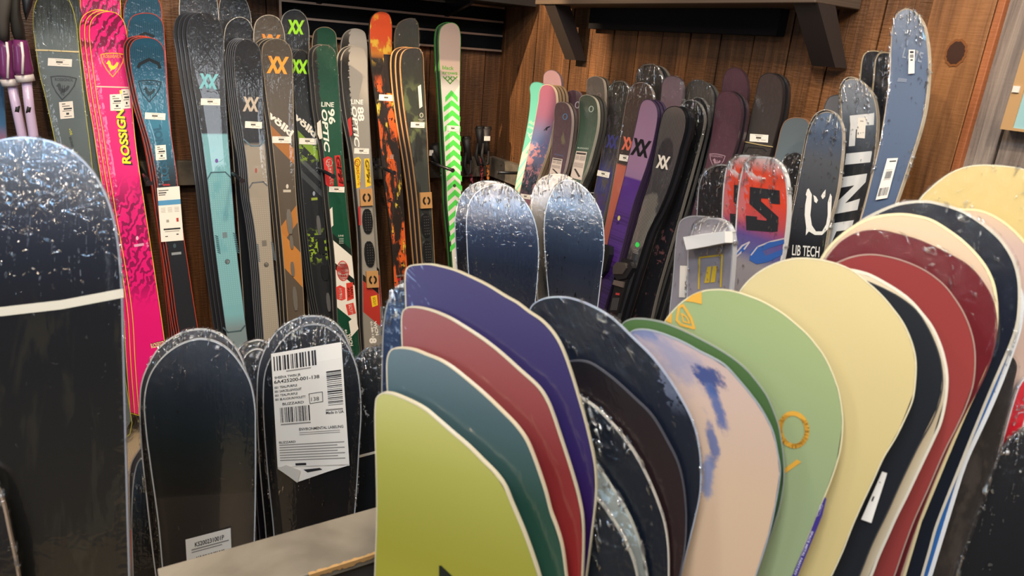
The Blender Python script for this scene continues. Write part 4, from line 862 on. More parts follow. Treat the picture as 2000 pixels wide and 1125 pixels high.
PLUM = art('plum_ski_art', [(0, '4e3a44'), (.2, '52404c'), (.5, '5a4c66'), (1.6, '4a4458')], [('noise', '6a6450', (20, 8, .55, .62, .03, .2, .03))], .3, .3, seed=16)
s = RW(.135)
def leaflet(root, s, P):
    ff = lambda x, y: tuple((np.array(P[0])*(1-x)+np.array(P[1])*x)*(1-y)+(np.array(P[3])*(1-x)+np.array(P[2])*x)*y)
    q = lambda x0, y0, x1, y1: [ff(x0, y0), ff(x1, y0), ff(x1, y1), ff(x0, y1)]
    px_mesh(root, s, 'paper_leaflet', [(q(0, 0, 1, 1), 0, 0), (q(.06, .04, .94, .11), 2, .0003), (q(.45, .15, .95, .32), 3, .0003), (q(.55, .17, .85, .25), 2, .0003)]+[(q(.06, .16+.04*i, .4, .18+.04*i), 1, .0003) for i in range(4)]+[(q(.06, .42+.035*i, .9, .435+.035*i), 1, .0003) for i in range(5)]+[([ff(.15, .66), ff(.3, .64), ff(.85, .88), ff(.7, .92)], 2, .0003)], [flat('d8c8bc', .5), flat('9a8c84', .5), flat('4a4444', .5), flat('b0a49c', .5)])
r3 = board('ski', 'short plum ski with a small round blue mark and a paper leaflet', 'ski', s, [(1052, 430), (1072, 335), (1076, 300), (1080, 265), (1082, 240), (1083, 215), (1086, 203), (1093, 199), (1104, 200), (1112, 209), (1117, 230), (1114, 273), (1104, 327), (1096, 353), (1080, 420)], PLUM, '8a7c78', decals=[('G', 'round_mark', oval_ring((1104, 228), 4, 5.5, 1.8, 10), '5c7ca0'), ('T', 'BLIZZARD', (1083, 302), (1101, 306), 2.2, '5c6c90', {'bold': .03})], **rw)
leaflet(r3, s, [(1080, 308), (1099, 311), (1094, 344), (1073, 340)])
dup(r3, (.0125, -.004, 0), 'dark ski edge right behind the short plum ski', edge='463e3c')
r3b = board('ski', 'dark plum ski with a round white mark between the short plum and the green ski', 'ski', RW(.04), [(1080, 420), (1092, 330), (1099, 260), (1104, 205), (1104, 188), (1110, 179), (1120, 176), (1131, 180), (1136, 192), (1136, 215), (1131, 260), (1117, 315), (1100, 390)], PLUM, '5c4c54', decals=[('G', 'round_mark', oval_ring((1128, 205), 4, 6, 1.8, 10), 'a8a4b0')], **rw)
GRS2 = art('sage_ski_art', [(0, '3a463c'), (.12, '46584c'), (.4, '54685c'), (.8, '607468'), (1.6, '4c5c54')], [], .25, .25, seed=17)
s = RW(.10)
r4 = board('ski', 'sage green ski with a round white mark and a paper leaflet', 'ski', s, [(1092, 440), (1108, 370), (1115, 340), (1119, 312), (1123, 290), (1128, 265), (1131, 235), (1131, 205), (1133, 191), (1142, 185), (1155, 187), (1164, 196), (1168, 214), (1167, 247), (1157, 292), (1144, 335), (1133, 360), (1112, 430)], GRS2, '9a9688', decals=[('G', 'round_mark', oval_ring((1155, 213), 4, 5.5, 1.8, 10), 'a8b4a8'), ('T', 'BLIZZARD', (1128, 290), (1150, 292), 3, 'a8b4a8', {'bold': .03})], **rw)
leaflet(r4, s, [(1126, 295), (1147, 297), (1136, 352), (1114, 347)])
for i in (1, 2): dup(r4, (.0125*i, -.004*i, 0), ('first', 'second')[i-1]+' dark-edged ski behind the sage green ski, counting rightward', edge='3c3a36', group='dark edges behind the sage ski')
r4b = board('ski', 'grey-brown ski tip with a faint round mark, above the sage green ski', 'ski', RW(.034), [(1118, 420), (1132, 330), (1141, 260), (1146, 200), (1146, 168), (1148, 155), (1156, 150), (1167, 149), (1177, 155), (1181, 170), (1181, 210), (1174, 245), (1158, 310), (1140, 380)], art('grey_brown_art', [(0, '57504c'), (.6, '4c4848'), (1.6, '44444a')], [], .3, .3), '8a8074', decals=[('G', 'round_mark', oval_ring((1170, 187), 4, 5, 1.8, 10), '7c6c68')], **rw)
dup(r4b, (.0125, -.006, 0), 'dark ski edge right behind the grey-brown ski tip', edge='46403a')
IND = art('black_indigo_art', [(0, '2c2826'), (.22, '2a2828'), (.28, '2c2c3e'), (.32, '38386a'), (1.6, '34346a')], [('noise', '454046', (40, 20, .5, .62, .1, .6, .05))], .3, .9, seed=18)
s = RW(.060)
board('ski', 'wrapped dark ski with a faint violet double-X logo, turning indigo below', 'ski', s, [(1128, 500), (1145, 430), (1157, 388), (1171, 321), (1181, 260), (1186, 220), (1188, 190), (1190, 172), (1197, 162), (1208, 158), (1220, 161), (1227, 173), (1224, 207), (1213, 260), (1200, 327), (1189, 383), (1175, 440), (1160, 500)], IND, '6a6460', film=FILM2, zfilm=.25, decals=[('G', 'logo', xx_logo((1196, 277), 22, 26, 8), '3a3a72'), ('P', (1179, 340), 24, 11, 12)], **rw)
COR = art('brown_coral_art', [(0, '443430'), (.22, '3a302e'), (.284, '3c3430'), (.288, 'b46250'), (1.6, 'b05c4c')], [], .3, .9, seed=19)
s = RW(.082)
board('ski', 'wrapped brown ski with a coral double-X logo and coral lower half', 'ski', s, [(1165, 560), (1176, 470), (1191, 393), (1205, 313), (1213, 260), (1220, 215), (1226, 188), (1231, 172), (1241, 163), (1256, 161), (1269, 169), (1276, 188), (1272, 220), (1258, 270), (1240, 330), (1220, 400), (1205, 470), (1192, 540)], COR, '8a7c74', film=FILM2, zfilm=.3, decals=[('G', 'logo', xx_logo((1228, 281), 24, 26, 8), 'cf6a54'), ('P', (1221, 309), 22, 12, 10)], **rw)
LAVM = art('lavender_purple_art', [(0, '8c6c84'), (.22, '8a6a88'), (.254, '86688a'), (.257, '4c2a78'), (1.6, '55308a')], [('noise', '3c1f60', (1, 190, .5, .56, .36, .9, .05))], .38, .0, coat=.3, seed=20)
s = RW(.15)
r7 = board('ski', 'lavender ski with a large black double-X logo and a purple lower half', 'ski', s, [(1157, 640), (1169, 594), (1187, 474), (1200, 417), (1217, 353), (1228, 305), (1238, 262), (1244, 235), (1249, 212), (1254, 199), (1262, 194), (1273, 196), (1281, 205), (1285, 222), (1280, 260), (1267, 313), (1250, 362), (1237, 400), (1227, 439), (1204, 528), (1182, 599), (1172, 640)], LAVM, '3a2c44', decals=[('G', 'logo', xx_logo((1252, 289), 34, 34, 12), '121216'), ('G', 'oval_mark', [oval((1209, 426), 2.5, 5, 16, 10)], 'c8c070'), ('G', 'small_print', [LN((1205, 434), (1210, 434), 1), LN((1204, 437), (1209, 437), 1)], '2a1a4a')], **rw)
for i in (1, 2): dup(r7, (.0125*i, -.0035*i, 0), ('first', 'second')[i-1]+' dark ski edge behind the lavender ski, counting rightward', group='dark ski edges behind the lavender ski')
STR = art('grey_pinstripe_art', [(0, '5a524e'), (.25, '3c3a3c'), (.5, '343436'), (1.6, '38383a')], [("blob", '242426', (-.005, .15, .035, .05, .4, .1, .9)), ('blob', '77726a', (-.01, .38, .05, .10, .7, .1, .9)), ('pin', '232326', (.0065, .35, 0, 0, .02, .9, .02))], .35, .2, seed=21)
s = RW(.15)
r8 = board('ski', 'grey pinstriped ski with a white double-X logo and a binding, beside the lavender ski', 'ski', s, [(1182, 650), (1191, 608), (1213, 540), (1236, 461), (1255, 393), (1269, 350), (1277, 310), (1283, 275), (1290, 240), (1295, 222), (1304, 211), (1317, 207), (1331, 211), (1339, 225), (1339, 249), (1328, 292), (1315, 340), (1293, 400), (1267, 452), (1240, 535), (1218, 608), (1206, 650)], STR, '141416', decals=[('G', 'logo', xx_logo((1295.5, 317), 24, 26, 10), 'cfc8bc'), ('G', 'green_dot', [oval((1245, 478), 4, 5)], '38d858'), ('G', 'small_print', [LN((1237, 487+3*i), (1247, 490+3*i), 1.2) for i in range(3)], '8a8480')], **rw)
# binding toe piece on it
bdg = decal(r8, s, 'B', 'binding_plate', [[(1222, 505), (1236, 508), (1232, 540), (1212, 612), (1194, 607), (1205, 560)]], '191819', .012, (.35,))
def sub(o, par): o.parent = par; return o
sub(decal(r8, s, 'B', 'toe_lever', [[(1208, 520), (1215, 512), (1230, 514), (1234, 524), (1226, 536), (1208, 536), (1207, 530)]], '6e6660', .024, (.3, .7)), bdg)
sub(decal(r8, s, 'B', 'toe_housing', [[(1208, 528), (1214, 520), (1232, 522), (1240, 512), (1244, 524), (1232, 544), (1214, 548), (1208, 540)]], '1a1a1c', .020, (.3,)), bdg)
sub(decal(r8, s, 'B', 'metal_plate', [[(1207, 547), (1226, 551), (1224, 562), (1204, 556)]], 'a89a90', .018, (.3, .8)), bdg)
sub(decal(r8, s, 'B', 'badge', [[(1209, 572), (1216, 573), (1215, 577), (1208, 576)]], 'c03c3c', .0135), bdg)
sub(decal(r8, s, 'B', 'ridge', [[(1203+i*2.2, 582), (1204+i*2.2, 582), (1199+i*2.2, 606), (1198+i*2.2, 606)] for i in range(6)], '4a4848', .014), bdg)
hb = decal(r7, RW(.15), 'B', 'heel_binding', [[(1182, 486), (1190, 478), (1199, 482), (1199, 498), (1190, 530), (1178, 545), (1176, 520)]], '17171a', .02, (.3,))
dup(r8, (.013, -.014, 0), 'pinstriped ski edge fanned right behind the grey pinstriped ski')
BKW = art('black_wrapped_ski_art', [(0, '1c1b1c'), (.4, '18181c'), (1.6, '16161a')], [('noise', '5a3c3c', (40, 40, .60, .66, .35, 1.3, .05))], .3, 1.0, seed=22)
board('ski', 'wrapped black ski with a crinkled tip right of the grey pinstriped ski', 'ski', RW(.0835), [(1225, 640), (1250, 560), (1275, 480), (1300, 400), (1318, 320), (1326, 260), (1329, 215), (1334, 202), (1344, 195), (1358, 197), (1369, 207), (1376, 230), (1373, 255), (1360, 306), (1329, 417), (1284, 572), (1268, 640)], BKW, '6a6660', film=FILM2, zfilm=.2, decals=[('P', (1326, 339), 14, 12, 12)], **rw)
board('ski', 'wrapped black ski squeezed between two others, only its tip rim and right edge in view', 'ski', RW(.055), [(1240, 640), (1270, 560), (1300, 470), (1324, 380), (1340, 290), (1346, 230), (1350, 200), (1358, 190), (1370, 192), (1380, 205), (1384, 235), (1376, 280), (1350, 380), (1300, 540), (1280, 610)], BKW, '5a5854', film=FILM, zfilm=.2, **rw)
R10 = [(1250, 640), (1285, 540), (1312, 420), (1328, 310), (1336, 230), (1338, 183), (1342, 167), (1352, 158), (1366, 156), (1381, 163), (1390, 180), (1391, 200), (1387, 232), (1369, 306), (1347, 399), (1311, 550), (1285, 640)]
board('ski', 'wrapped black pinstriped ski, tallest of the dark group left of the plum emblem ski', 'ski', RW(.04), R10, art('black_pinstripe_art', [(0, '35322e'), (.3, '201f20'), (1.6, '18181a')], [('pin', '5c564e', (.0065, .3, 0, 0, 0, .35, .03))], .3, .9, seed=23), '4a4844', film=FILM, zfilm=.25, **rw)
dup([o for o in COL.objects if o.name.startswith('ski') and o.get('label', '').startswith('wrapped black pinstriped')][0], (.012, -.012, -.004), 'black ski hardly visible, right behind the wrapped black pinstriped ski')
DKW = art('dark_grey_wrapped_ski_art', [(0, '2f2a26'), (.12, '26262a'), (1.6, '1c1c22')], [], .3, 1.0, seed=24)
board('ski', 'wrapped dark grey ski tip high behind the lavender ski', 'ski', RW(.03), [(1215, 400), (1230, 300), (1240, 220), (1244, 175), (1243, 150), (1249, 134), (1261, 126), (1277, 126), (1288, 137), (1293, 155), (1293, 180), (1286, 230), (1268, 320)], DKW, '6c655c', film=FILM2, zfilm=.25, **rw)
dup([o for o in COL.objects if o.get('label', '').startswith('wrapped dark grey ski tip high')][0], (.0145, -.022, -.004), 'black ski edge beside the wrapped dark grey ski tip')
board('ski', 'plain greyish lavender ski tip between the dark wrapped tip and the black pinstriped ski', 'ski', RW(.0705), [(1262, 400), (1276, 300), (1286, 230), (1291, 190), (1294, 162), (1302, 151), (1317, 148), (1329, 154), (1334, 170), (1332, 200), (1322, 260), (1300, 340)], art('greyish_lavender_art', [(0, '6e5a62'), (.4, '66525c'), (1.6, '54444e')], [], .35, .3), '4c4044', film=FILM, zfilm=.2, **rw)
board('ski', 'navy black ski with a white double-X logo peeking out between the lavender and pinstriped skis', 'ski', RW(.0555, cl=.1, amt=.01), [(1250, 420), (1266, 320), (1273, 260), (1279, 215), (1283, 201), (1295, 196), (1305, 200), (1308, 215), (1300, 260), (1280, 330)], art('navy_black_art', [(0, '0f1118'), (1.6, '101218')], [], .3, .3), '20222a', decals=[('G', 'logo', xx_logo((1290, 222), 26, 26, 10), 'c8c4c0')], **rw)
PLE = art('plum_emblem_art', [(0, '4a3038'), (.4, '503640'), (1.0, '4c3440'), (1.6, '3c2a34')], [('noise', '3c2830', (8, 3, .45, .6, .05, .5, .05))], .28, .2, seed=25)
s = RW(.09); e_, f_ = shield((1400, 316), 30, 30, 8)
board('ski', 'plum ski with a pale shield emblem, standing before a matching taller one', 'ski', s, [(1340, 470), (1352, 414), (1366, 364), (1380, 314), (1390, 262), (1396, 218), (1399, 197), (1405, 184), (1417, 177), (1432, 180), (1444, 192), (1449, 214), (1446, 246), (1436, 290), (1428, 312), (1412, 365), (1404, 390), (1386, 460)], PLE, '3a2a30', decals=[('G', 'emblem', e_, '9a7c86'), ('T', 'ROSSIGNOL', (1389, 306), (1412, 308), 4, '9a7c86', {'bold': .02})], **rw)
dup([o for o in COL.objects if o.get('label', '').startswith('plum ski with a pale shield')][0], (.013, -.008, 0), 'dark plum ski edge directly behind the plum emblem ski')
board('ski', 'taller plain plum ski with a rubber band, behind the plum emblem ski', 'ski', RW(.028), [(1370, 420), (1392, 320), (1404, 240), (1409, 190), (1413, 152), (1421, 137), (1432, 132), (1446, 135), (1456, 147), (1461, 170), (1460, 192), (1454, 225), (1440, 290), (1418, 370)], PLE, '3a2a30', decals=[('B', 'rubber_band', [LN((1447, 211), (1461, 213), 2)], 'a89468', .003)], **rw)
s = RW(.060)
DGR = art('charcoal_ski_art', [(0, '3c3230'), (.15, '3a3634'), (.5, '34322f'), (1.6, '2c2b2a')], [('noise', '4a4642', (60, 60, .5, .6, .2, .5, .05))], .28, .3, seed=26)
r14 = board('ski', 'charcoal brown ski with a price sticker and rubber band, beside the plum skis', 'ski', s, [(1425, 400), (1440, 340), (1450, 296), (1460, 255), (1468, 218), (1475, 190), (1480, 165), (1485, 151), (1494, 144), (1504, 142), (1518, 147), (1527, 159), (1530, 178), (1526, 220), (1514, 268), (1503, 306), (1485, 370), (1475, 400)], DGR, '2a2422', decals=[('P', (1483, 270), 36, 15, 4), ('B', 'rubber_band', [LN((1455, 277), (1485, 283), 2), LN((1485, 283), (1510, 287), 2)], 'a89468', .002), ('G', 'emblem_top', polyline([(1456, 297), (1462, 288), (1490, 290), (1498, 296)], 2), '22201f')], **rw)
dup(r14, (.013, -.008, 0), 'dark ski edge directly behind the charcoal brown ski')
BG = art('blue_grey_board_art', [(0, '5a6468'), (.3, '607078'), (1.6, '4c5a62')], [], .4, .1)
board('snowboard', 'small plain blue-grey snowboard with a tan rim, left of the one with a raised-arms face', 'snowboard', RW(.06, cl=.1, amt=.008), [(1495, 380), (1512, 310), (1520, 275), (1526, 250), (1535, 235), (1554, 229), (1574, 233), (1581, 245), (1577, 270), (1568, 320), (1555, 380)], BG, '8a6a54', **rw)
BLKB = art('black_frosted_board_art', [(0, '17181a'), (.3, '141517'), (1.6, '121214')], [('noise', '6a6e72', (90, 90, .60, .68, 0, .10, .03))], .35, .9, seed=27)  # grey tip flecks are film glints painted into the deck colour
board('snowboard', 'small black snowboard with frosty tip, between red letter boards and raised-arms board', 'snowboard', RW(.09, cl=.1, amt=.008), [(1506, 440), (1516, 380), (1524, 330), (1530, 313), (1541, 302), (1556, 298), (1567, 306), (1568, 325), (1560, 380), (1545, 420), (1530, 480)], BLKB, '3a3a3c', film=FILM2, zfilm=.12, **rw)
# wrapped snowboards on the right
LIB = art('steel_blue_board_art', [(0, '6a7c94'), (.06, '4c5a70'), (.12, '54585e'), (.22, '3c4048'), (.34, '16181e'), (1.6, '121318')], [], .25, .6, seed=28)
s = RW(.14)
def horseshoe():
    return [[(1577, 370), (1580, 368), (1586, 380), (1585, 400), (1583, 420), (1586, 440), (1594, 452), (1606, 452), (1614, 438), (1617, 420), (1617, 396), (1622, 378), (1625, 384), (1624, 408), (1622, 430), (1617, 448), (1606, 459), (1592, 459), (1580, 452), (1574, 460), (1575, 445), (1572, 420), (1573, 400), (1576, 384), (1574, 380)]]
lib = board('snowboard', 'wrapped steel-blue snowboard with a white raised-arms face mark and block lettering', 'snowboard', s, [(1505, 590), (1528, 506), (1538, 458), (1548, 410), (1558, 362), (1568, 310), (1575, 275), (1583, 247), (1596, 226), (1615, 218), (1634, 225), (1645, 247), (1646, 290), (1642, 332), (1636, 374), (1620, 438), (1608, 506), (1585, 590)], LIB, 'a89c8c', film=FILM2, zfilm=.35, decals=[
    ('G', 'face_mark', horseshoe(), 'e4e4e0'), ('G', 'face_eyes', [[(1589, 381), (1594, 384), (1598, 391), (1595, 397), (1591, 394)], [(1613, 370), (1612, 384), (1607, 389), (1604, 383), (1608, 376)]], 'e4e4e0'),
    ('T', 'LIB TECH', (1547, 498), (1600, 502), 21, 'e0e0dc', {'bold': .01}), ('T', 'HANDCRAFTED IN THE USA', (1546, 505), (1594, 509), 3.5, 'c8c8c4', {})], **rw)
dup(lib, (.0125, .014, .004), 'wrapped snowboard edge just left of and behind the raised-arms board')
LINB = art('black_white_letter_art', [(0, '8a9098'), (.10, '5a626c'), (.2, '2a2c30'), (1.6, '26272a')], [], .25, .6, seed=29)
s = RW(.095)
WHT = 'dadad8'
lin = board('snowboard', 'wrapped black snowboard with huge white block letters, behind the raised-arms board', 'snowboard', s, [(1580, 590), (1610, 500), (1626, 430), (1636, 360), (1641, 290), (1644, 240), (1642, 200), (1644, 172), (1655, 156), (1670, 154), (1690, 166), (1705, 184), (1712, 210), (1714, 242), (1707, 320), (1695, 375), (1683, 420), (1668, 480), (1640, 590)], LINB, 'b8a890', film=FILM2, zfilm=.35, decals=[
    ('G', 'letter', [[(1660, 226), (1708, 221), (1707, 244), (1683, 246), (1681, 252), (1672, 253), (1670, 285), (1658, 286), (1661, 245)]], WHT), ('G', 'letter_bar', [[(1653, 300), (1704, 295), (1700, 317), (1650, 322)]], WHT),
    ('G', 'letter_n', [[(1645, 346), (1694, 339), (1691, 356), (1651, 397), (1680, 388), (1675, 410), (1626, 419), (1631, 398), (1669, 362), (1641, 367)]], WHT), ('G', 'letter_i', [[(1620, 437), (1668, 430), (1663, 448), (1634, 452), (1614, 498), (1600, 500)]], WHT), ('P', (1683, 250), 16, 40, 4)], **rw)
dup(lin, (.013, .014, .004), 'wrapped snowboard rim just behind the board with huge white letters')
PB = art('black_wrapped_board_art', [(0, '232428'), (1.6, '1a1b1f')], [], .3, .9, seed=30)
s1 = RW(.030)
b1 = board('snowboard', 'wrapped dark snowboard with tan wood edges, left one of the pair under the shelf brace', 'snowboard', s1, [(1640, 440), (1660, 340), (1668, 260), (1675, 200), (1680, 155), (1686, 112), (1693, 102), (1704, 99), (1718, 101), (1724, 115), (1722, 170), (1712, 260), (1695, 360)], PB, 'b0a080', film=FILM, zfilm=.3, **rw)
dup(b1, (.0125, .010, 0), 'wood-edged snowboard right behind the left one of the pair under the brace')
b2 = board('snowboard', 'wrapped dark snowboard with tan wood edges, directly beside the tall slate-blue board', 'snowboard', RW(.060), [(1665, 440), (1684, 340), (1694, 260), (1702, 200), (1707, 155), (1711, 116), (1719, 104), (1732, 102), (1745, 106), (1752, 125), (1750, 180), (1740, 260), (1715, 380)], PB, 'b0a080', film=FILM2, zfilm=.3, **rw)
dup(b2, (.0125, .010, 0), 'wood-edged snowboard right behind the right one of the pair under the brace')
board('snowboard', 'plain grey small snowboard tip behind the board with huge white letters', 'snowboard', RW(.05), [(1570, 440), (1590, 340), (1603, 260), (1608, 220), (1613, 200), (1621, 189), (1634, 185), (1650, 187), (1660, 200), (1660, 260), (1640, 360)], art('plain_grey_board_art', [(0, '6a6a6c'), (1.6, '5a5a5c')], [], .4, .1), '4a4a4a', **rw)
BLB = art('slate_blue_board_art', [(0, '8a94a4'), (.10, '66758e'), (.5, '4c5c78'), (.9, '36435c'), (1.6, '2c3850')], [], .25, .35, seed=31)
s = RW(.15)
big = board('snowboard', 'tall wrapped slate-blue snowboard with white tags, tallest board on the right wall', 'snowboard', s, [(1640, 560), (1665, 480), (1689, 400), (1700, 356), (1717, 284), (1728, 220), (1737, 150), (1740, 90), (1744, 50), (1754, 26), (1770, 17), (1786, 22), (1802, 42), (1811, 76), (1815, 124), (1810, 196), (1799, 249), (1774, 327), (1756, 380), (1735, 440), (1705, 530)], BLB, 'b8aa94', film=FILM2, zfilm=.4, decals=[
    ('T', 'LINE', (1762, 112), (1800, 122), 20, '8f99a8', {'bold': .02, 'space': 1.2}), ('G', 'faint_bar', [[(1755, 152), (1772, 154), (1771, 161), (1752, 160)]], '7c8698'), ('G', 'tip_mark', [[(1802, 60), (1808, 72), (1808, 80), (1803, 76)]], '88b8dc')], **rw)
def tagmesh(root, s, P, bars, name='product_tag'):
    ff = lambda x, y: tuple((np.array(P[0])*(1-x)+np.array(P[1])*x)*(1-y)+(np.array(P[3])*(1-x)+np.array(P[2])*x)*y)
    q = lambda x0, y0, x1, y1: [ff(x0, y0), ff(x1, y0), ff(x1, y1), ff(x0, y1)]
    sh = [([ff(.0, 0), ff(1, 0), ff(1, 1), ff(0, 1)], 0, 0)]
    rnd = random.Random(11)
    for b_ in bars:
        if b_[0] == 'bar':
            _, x0, y0, x1, y1 = b_; x = x0
            while x < x1:
                w_ = rnd.choice((.008, .014, .022))*(x1-x0)/.5; sh.append((q(x, y0, min(x+w_, x1), y1), 1, .0003)); x += w_+rnd.choice((.008, .014, .02))*(x1-x0)/.5
        elif b_[0] == 'hbar':
            _, x0, y0, x1, y1 = b_; y = y0
            while y < y1:
                w_ = rnd.choice((.008, .014, .022))*(y1-y0)/.5; sh.append((q(x0, y, x1, min(y+w_, y1)), 1, .0003)); y += w_+rnd.choice((.008, .014, .02))*(y1-y0)/.5
        elif b_[0] == 'blk': sh.append((q(*b_[1:]), 1, .0003))
        elif b_[0] == 'ln': sh.append((q(*b_[1:]), 2, .0003))
        elif b_[0] == 'txt':
            _, t_, x0, yb, x1, h = b_
            sh.append((text_shape(t_, ff(x0, yb), ff(x1, yb), 1, bold=.02 if len(t_) > 3 else .0, up=np.array(ff(x0, yb-h))-np.array(ff(x0, yb))), 1, .0003))
    return px_mesh(root, s, name, sh, [flat('e6e2da', .5), flat('26262a', .5), flat('8f8b86', .5)], lift=.0045, maxlen=14)
tagmesh(big, s, [(1735, 310), (1756, 309), (1735, 387), (1712, 391)], [('blk', .3, .06, .9, .09), ('bar', .25, .32, .8, .5), ('bar', .1, .72, .9, .92), ('ln', .2, .28, .8, .29), ('ln', .2, .52, .8, .53)])
tagmesh(big, s, [(1777, 98), (1789, 98), (1788, 144), (1776, 145)], [('blk', .2, .06, .8, .14), ('bar', .2, .2, .8, .34), ('blk', .3, .4, .7, .46)])
# kids' boards with a red letter
SRED = art('red_violet_board_art', [(0, 'c8c4c4'), (.035, 'd84a30'), (.09, 'd8452c'), (.14, 'b04a50'), (.175, '5a4a88'), (.21, '54588c'), (.235, '8a8488'), (1.2, '8a8488')], [('side', 'c06a6c', (-.2, -.045, .06, 0, .03, .14, .02)), ('noise', 'd0c8c8', (22, 16, .60, .64, .01, .05, .01))], .3, .7, seed=32)
s = RW(.42, .10)
SP = [(1420, 640), (1428, 560), (1433, 500), (1437, 430), (1440, 385), (1446, 345), (1453, 321), (1465, 308), (1484, 305), (1505, 308), (1522, 319), (1534, 342), (1539, 375), (1540, 410), (1537, 450), (1530, 495), (1515, 560), (1500, 640)]
S_ = [[(1465, 365), (1523, 372), (1524, 399), (1504, 397), (1503, 388), (1487, 387), (1487, 393), (1521, 424), (1519, 452), (1508, 453), (1458, 449), (1457, 421), (1479, 423), (1479, 429), (1497, 431), (1498, 428), (1464, 398)]]
swirl = [polyline([(1436, 497), (1450, 480), (1464, 473), (1453, 488), (1437, 503)], 3)[i] for i in range(4)]
flame = [[(1434, 500), (1448, 484), (1462, 474), (1458, 486), (1444, 498), (1434, 508)], [(1464, 508), (1466, 492), (1480, 480), (1505, 472), (1532, 468), (1532, 476), (1505, 484), (1490, 490), (1496, 500), (1530, 486), (1528, 498), (1500, 512), (1478, 516)]]
board('snowboard', 'small wrapped red-to-violet snowboard with a big dark letter S, in front of its twin', 'snowboard', s, SP, SRED, 'c8c8c8', rim=.004, film=FILM2, zfilm=.7, decals=[('G', 'letter_s', S_, '26282c', 10), ('G', 'flame_swirl', flame, '2f58a0'), ('G', 'flame_outline', swirl+polyline([(1466, 500), (1480, 482), (1505, 472), (1532, 466)], 2.5), 'b8b0b4')], **rw)
board('snowboard', 'small wrapped orange-red snowboard half hidden behind the one with the full letter S', 'snowboard', RW(.39, .10), [(1395, 640), (1402, 560), (1407, 480), (1409, 430), (1412, 370), (1418, 330), (1428, 312), (1442, 304), (1462, 303), (1480, 312), (1494, 340), (1498, 400), (1494, 480), (1470, 600)], SRED, 'c8c8c8', rim=.004, film=FILM2, zfilm=.6, decals=[('G', 'letter_s', [[(x-31, y-4) for x, y in S_[0]]], '26282c', 10)], **rw)
board('snowboard', 'small black snowboard with a frosted wrapped rim, left of the orange-red pair', 'snowboard', RW(.36, .10), [(1345, 640), (1352, 560), (1358, 470), (1361, 410), (1366, 357), (1377, 334), (1396, 323), (1414, 321), (1432, 328), (1444, 360), (1446, 430), (1436, 520), (1420, 600)], BLKB, '9a9a9a', rim=.003, film=FILM2, zfilm=.2, **rw)
KID = art('grey_lilac_board_art', [(0, '8c8890'), (1.4, '7c7880')], [], .3, .5, seed=33)
s = RW(.60, .08)
kp = [(1336, 680), (1341, 574), (1342, 520), (1343, 485), (1349, 456), (1358, 437), (1376, 427), (1399, 426), (1418, 435), (1429, 456), (1431, 485), (1430, 510), (1426, 566), (1418, 640)]
kid = board('snowboard', 'tiny grey-lilac snowboard with a yellow square emblem and a white foam pad', 'snowboard', s, kp, KID, 'b8b8bc', rim=.003, film=FILM2, zfilm=.8, decals=[('G', 'yellow_frame', polyline([(1365, 564), (1367, 503), (1411, 498), (1408, 560)], 3.2), 'd0b030'), ('G', 'yellow_emblem', [[(1376, 553), (1382, 521), (1390, 520), (1386, 552)], [(1388, 552), (1393, 520), (1401, 519), (1397, 551)]], 'd0b030'), ('B', 'foam_pad', [[(1350, 463), (1391, 457), (1432, 452), (1432, 474), (1392, 482), (1356, 488)]], 'f0eeea', .022)], **rw)
kid2 = board('snowboard', 'tiny grey snowboard with inset edge segments behind the one with the foam pad', 'snowboard', RW(.57, .08), [(1300, 680), (1308, 600), (1314, 540), (1318, 482), (1322, 450), (1328, 431), (1341, 423), (1363, 421), (1384, 427), (1398, 445), (1402, 490), (1398, 560), (1388, 640)], KID, 'a8a8ac', rim=.003, film=FILM, zfilm=.8, decals=[('P', (1335, 550), 14, 62, 2)], **rw)
# ------------------------------------------------------------------ boards standing in the middle bins
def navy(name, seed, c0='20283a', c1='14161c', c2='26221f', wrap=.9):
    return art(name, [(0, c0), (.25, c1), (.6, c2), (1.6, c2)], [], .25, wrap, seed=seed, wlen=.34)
mb = dict(thick=.008, rim=.0028)
KA = FACE((-.62, -.78), .12, (976, 360), 2.12, cl=.22, amt=-.05)
board('snowboard', 'wrapped dark snowboard with blue-white glare, left board of the tall pair behind the violet one', 'snowboard', KA, [(925, 640), (915, 540), (911, 470), (911, 420), (918, 392), (932, 374), (951, 363), (976, 359), (998, 366), (1018, 384), (1036, 410), (1047, 440), (1052, 475), (1052, 520), (1047, 583), (1040, 650)], navy('dark_board_blue_tip_a', 34, '34466a', '1c2436', '2f2c28', 1.0), 'a8b4c4', film=FILM2, zfilm=.35, **mb)  # bluish tip colour is the window glare painted in
board('snowboard', 'wrapped dark snowboard rim showing left of the blue-glare pair', 'snowboard', FACE((-.62, -.78), .12, (976, 360), 2.12, .05, cl=.22, amt=-.05), [(905, 640), (895, 560), (891, 506), (888, 450), (889, 421), (896, 391), (910, 369), (932, 356), (954, 353), (978, 357), (1000, 368), (1020, 400), (1030, 470), (1030, 560), (1020, 650)], navy('dark_board_blue_tip_b', 35, '1c2a4a', '10121a', '4a3c34', 1.0), '8f98a8', film=FILM2, zfilm=.35, **mb)  # blue at the tip is daylight glare put into the deck colour
KB = FACE((-.62, -.78), .12, (1110, 345), 2.2, cl=.22, amt=-.05)
kb = board('snowboard', 'wrapped dark snowboard with a crinkled glittering tip, right board of the tall pair', 'snowboard', KB, [(1082, 660), (1071, 578), (1065, 510), (1062, 454), (1064, 418), (1073, 386), (1087, 361), (1104, 351), (1124, 354), (1147, 371), (1164, 394), (1175, 420), (1180, 454), (1180, 495), (1175, 539), (1168, 599), (1158, 660)], navy('dark_board_glitter', 36, '3c5270', '20283a', '3c3832', 1.0), 'b4bcc8', film=FILM2, zfilm=.4, **mb)  # tip stops include painted bluish glare
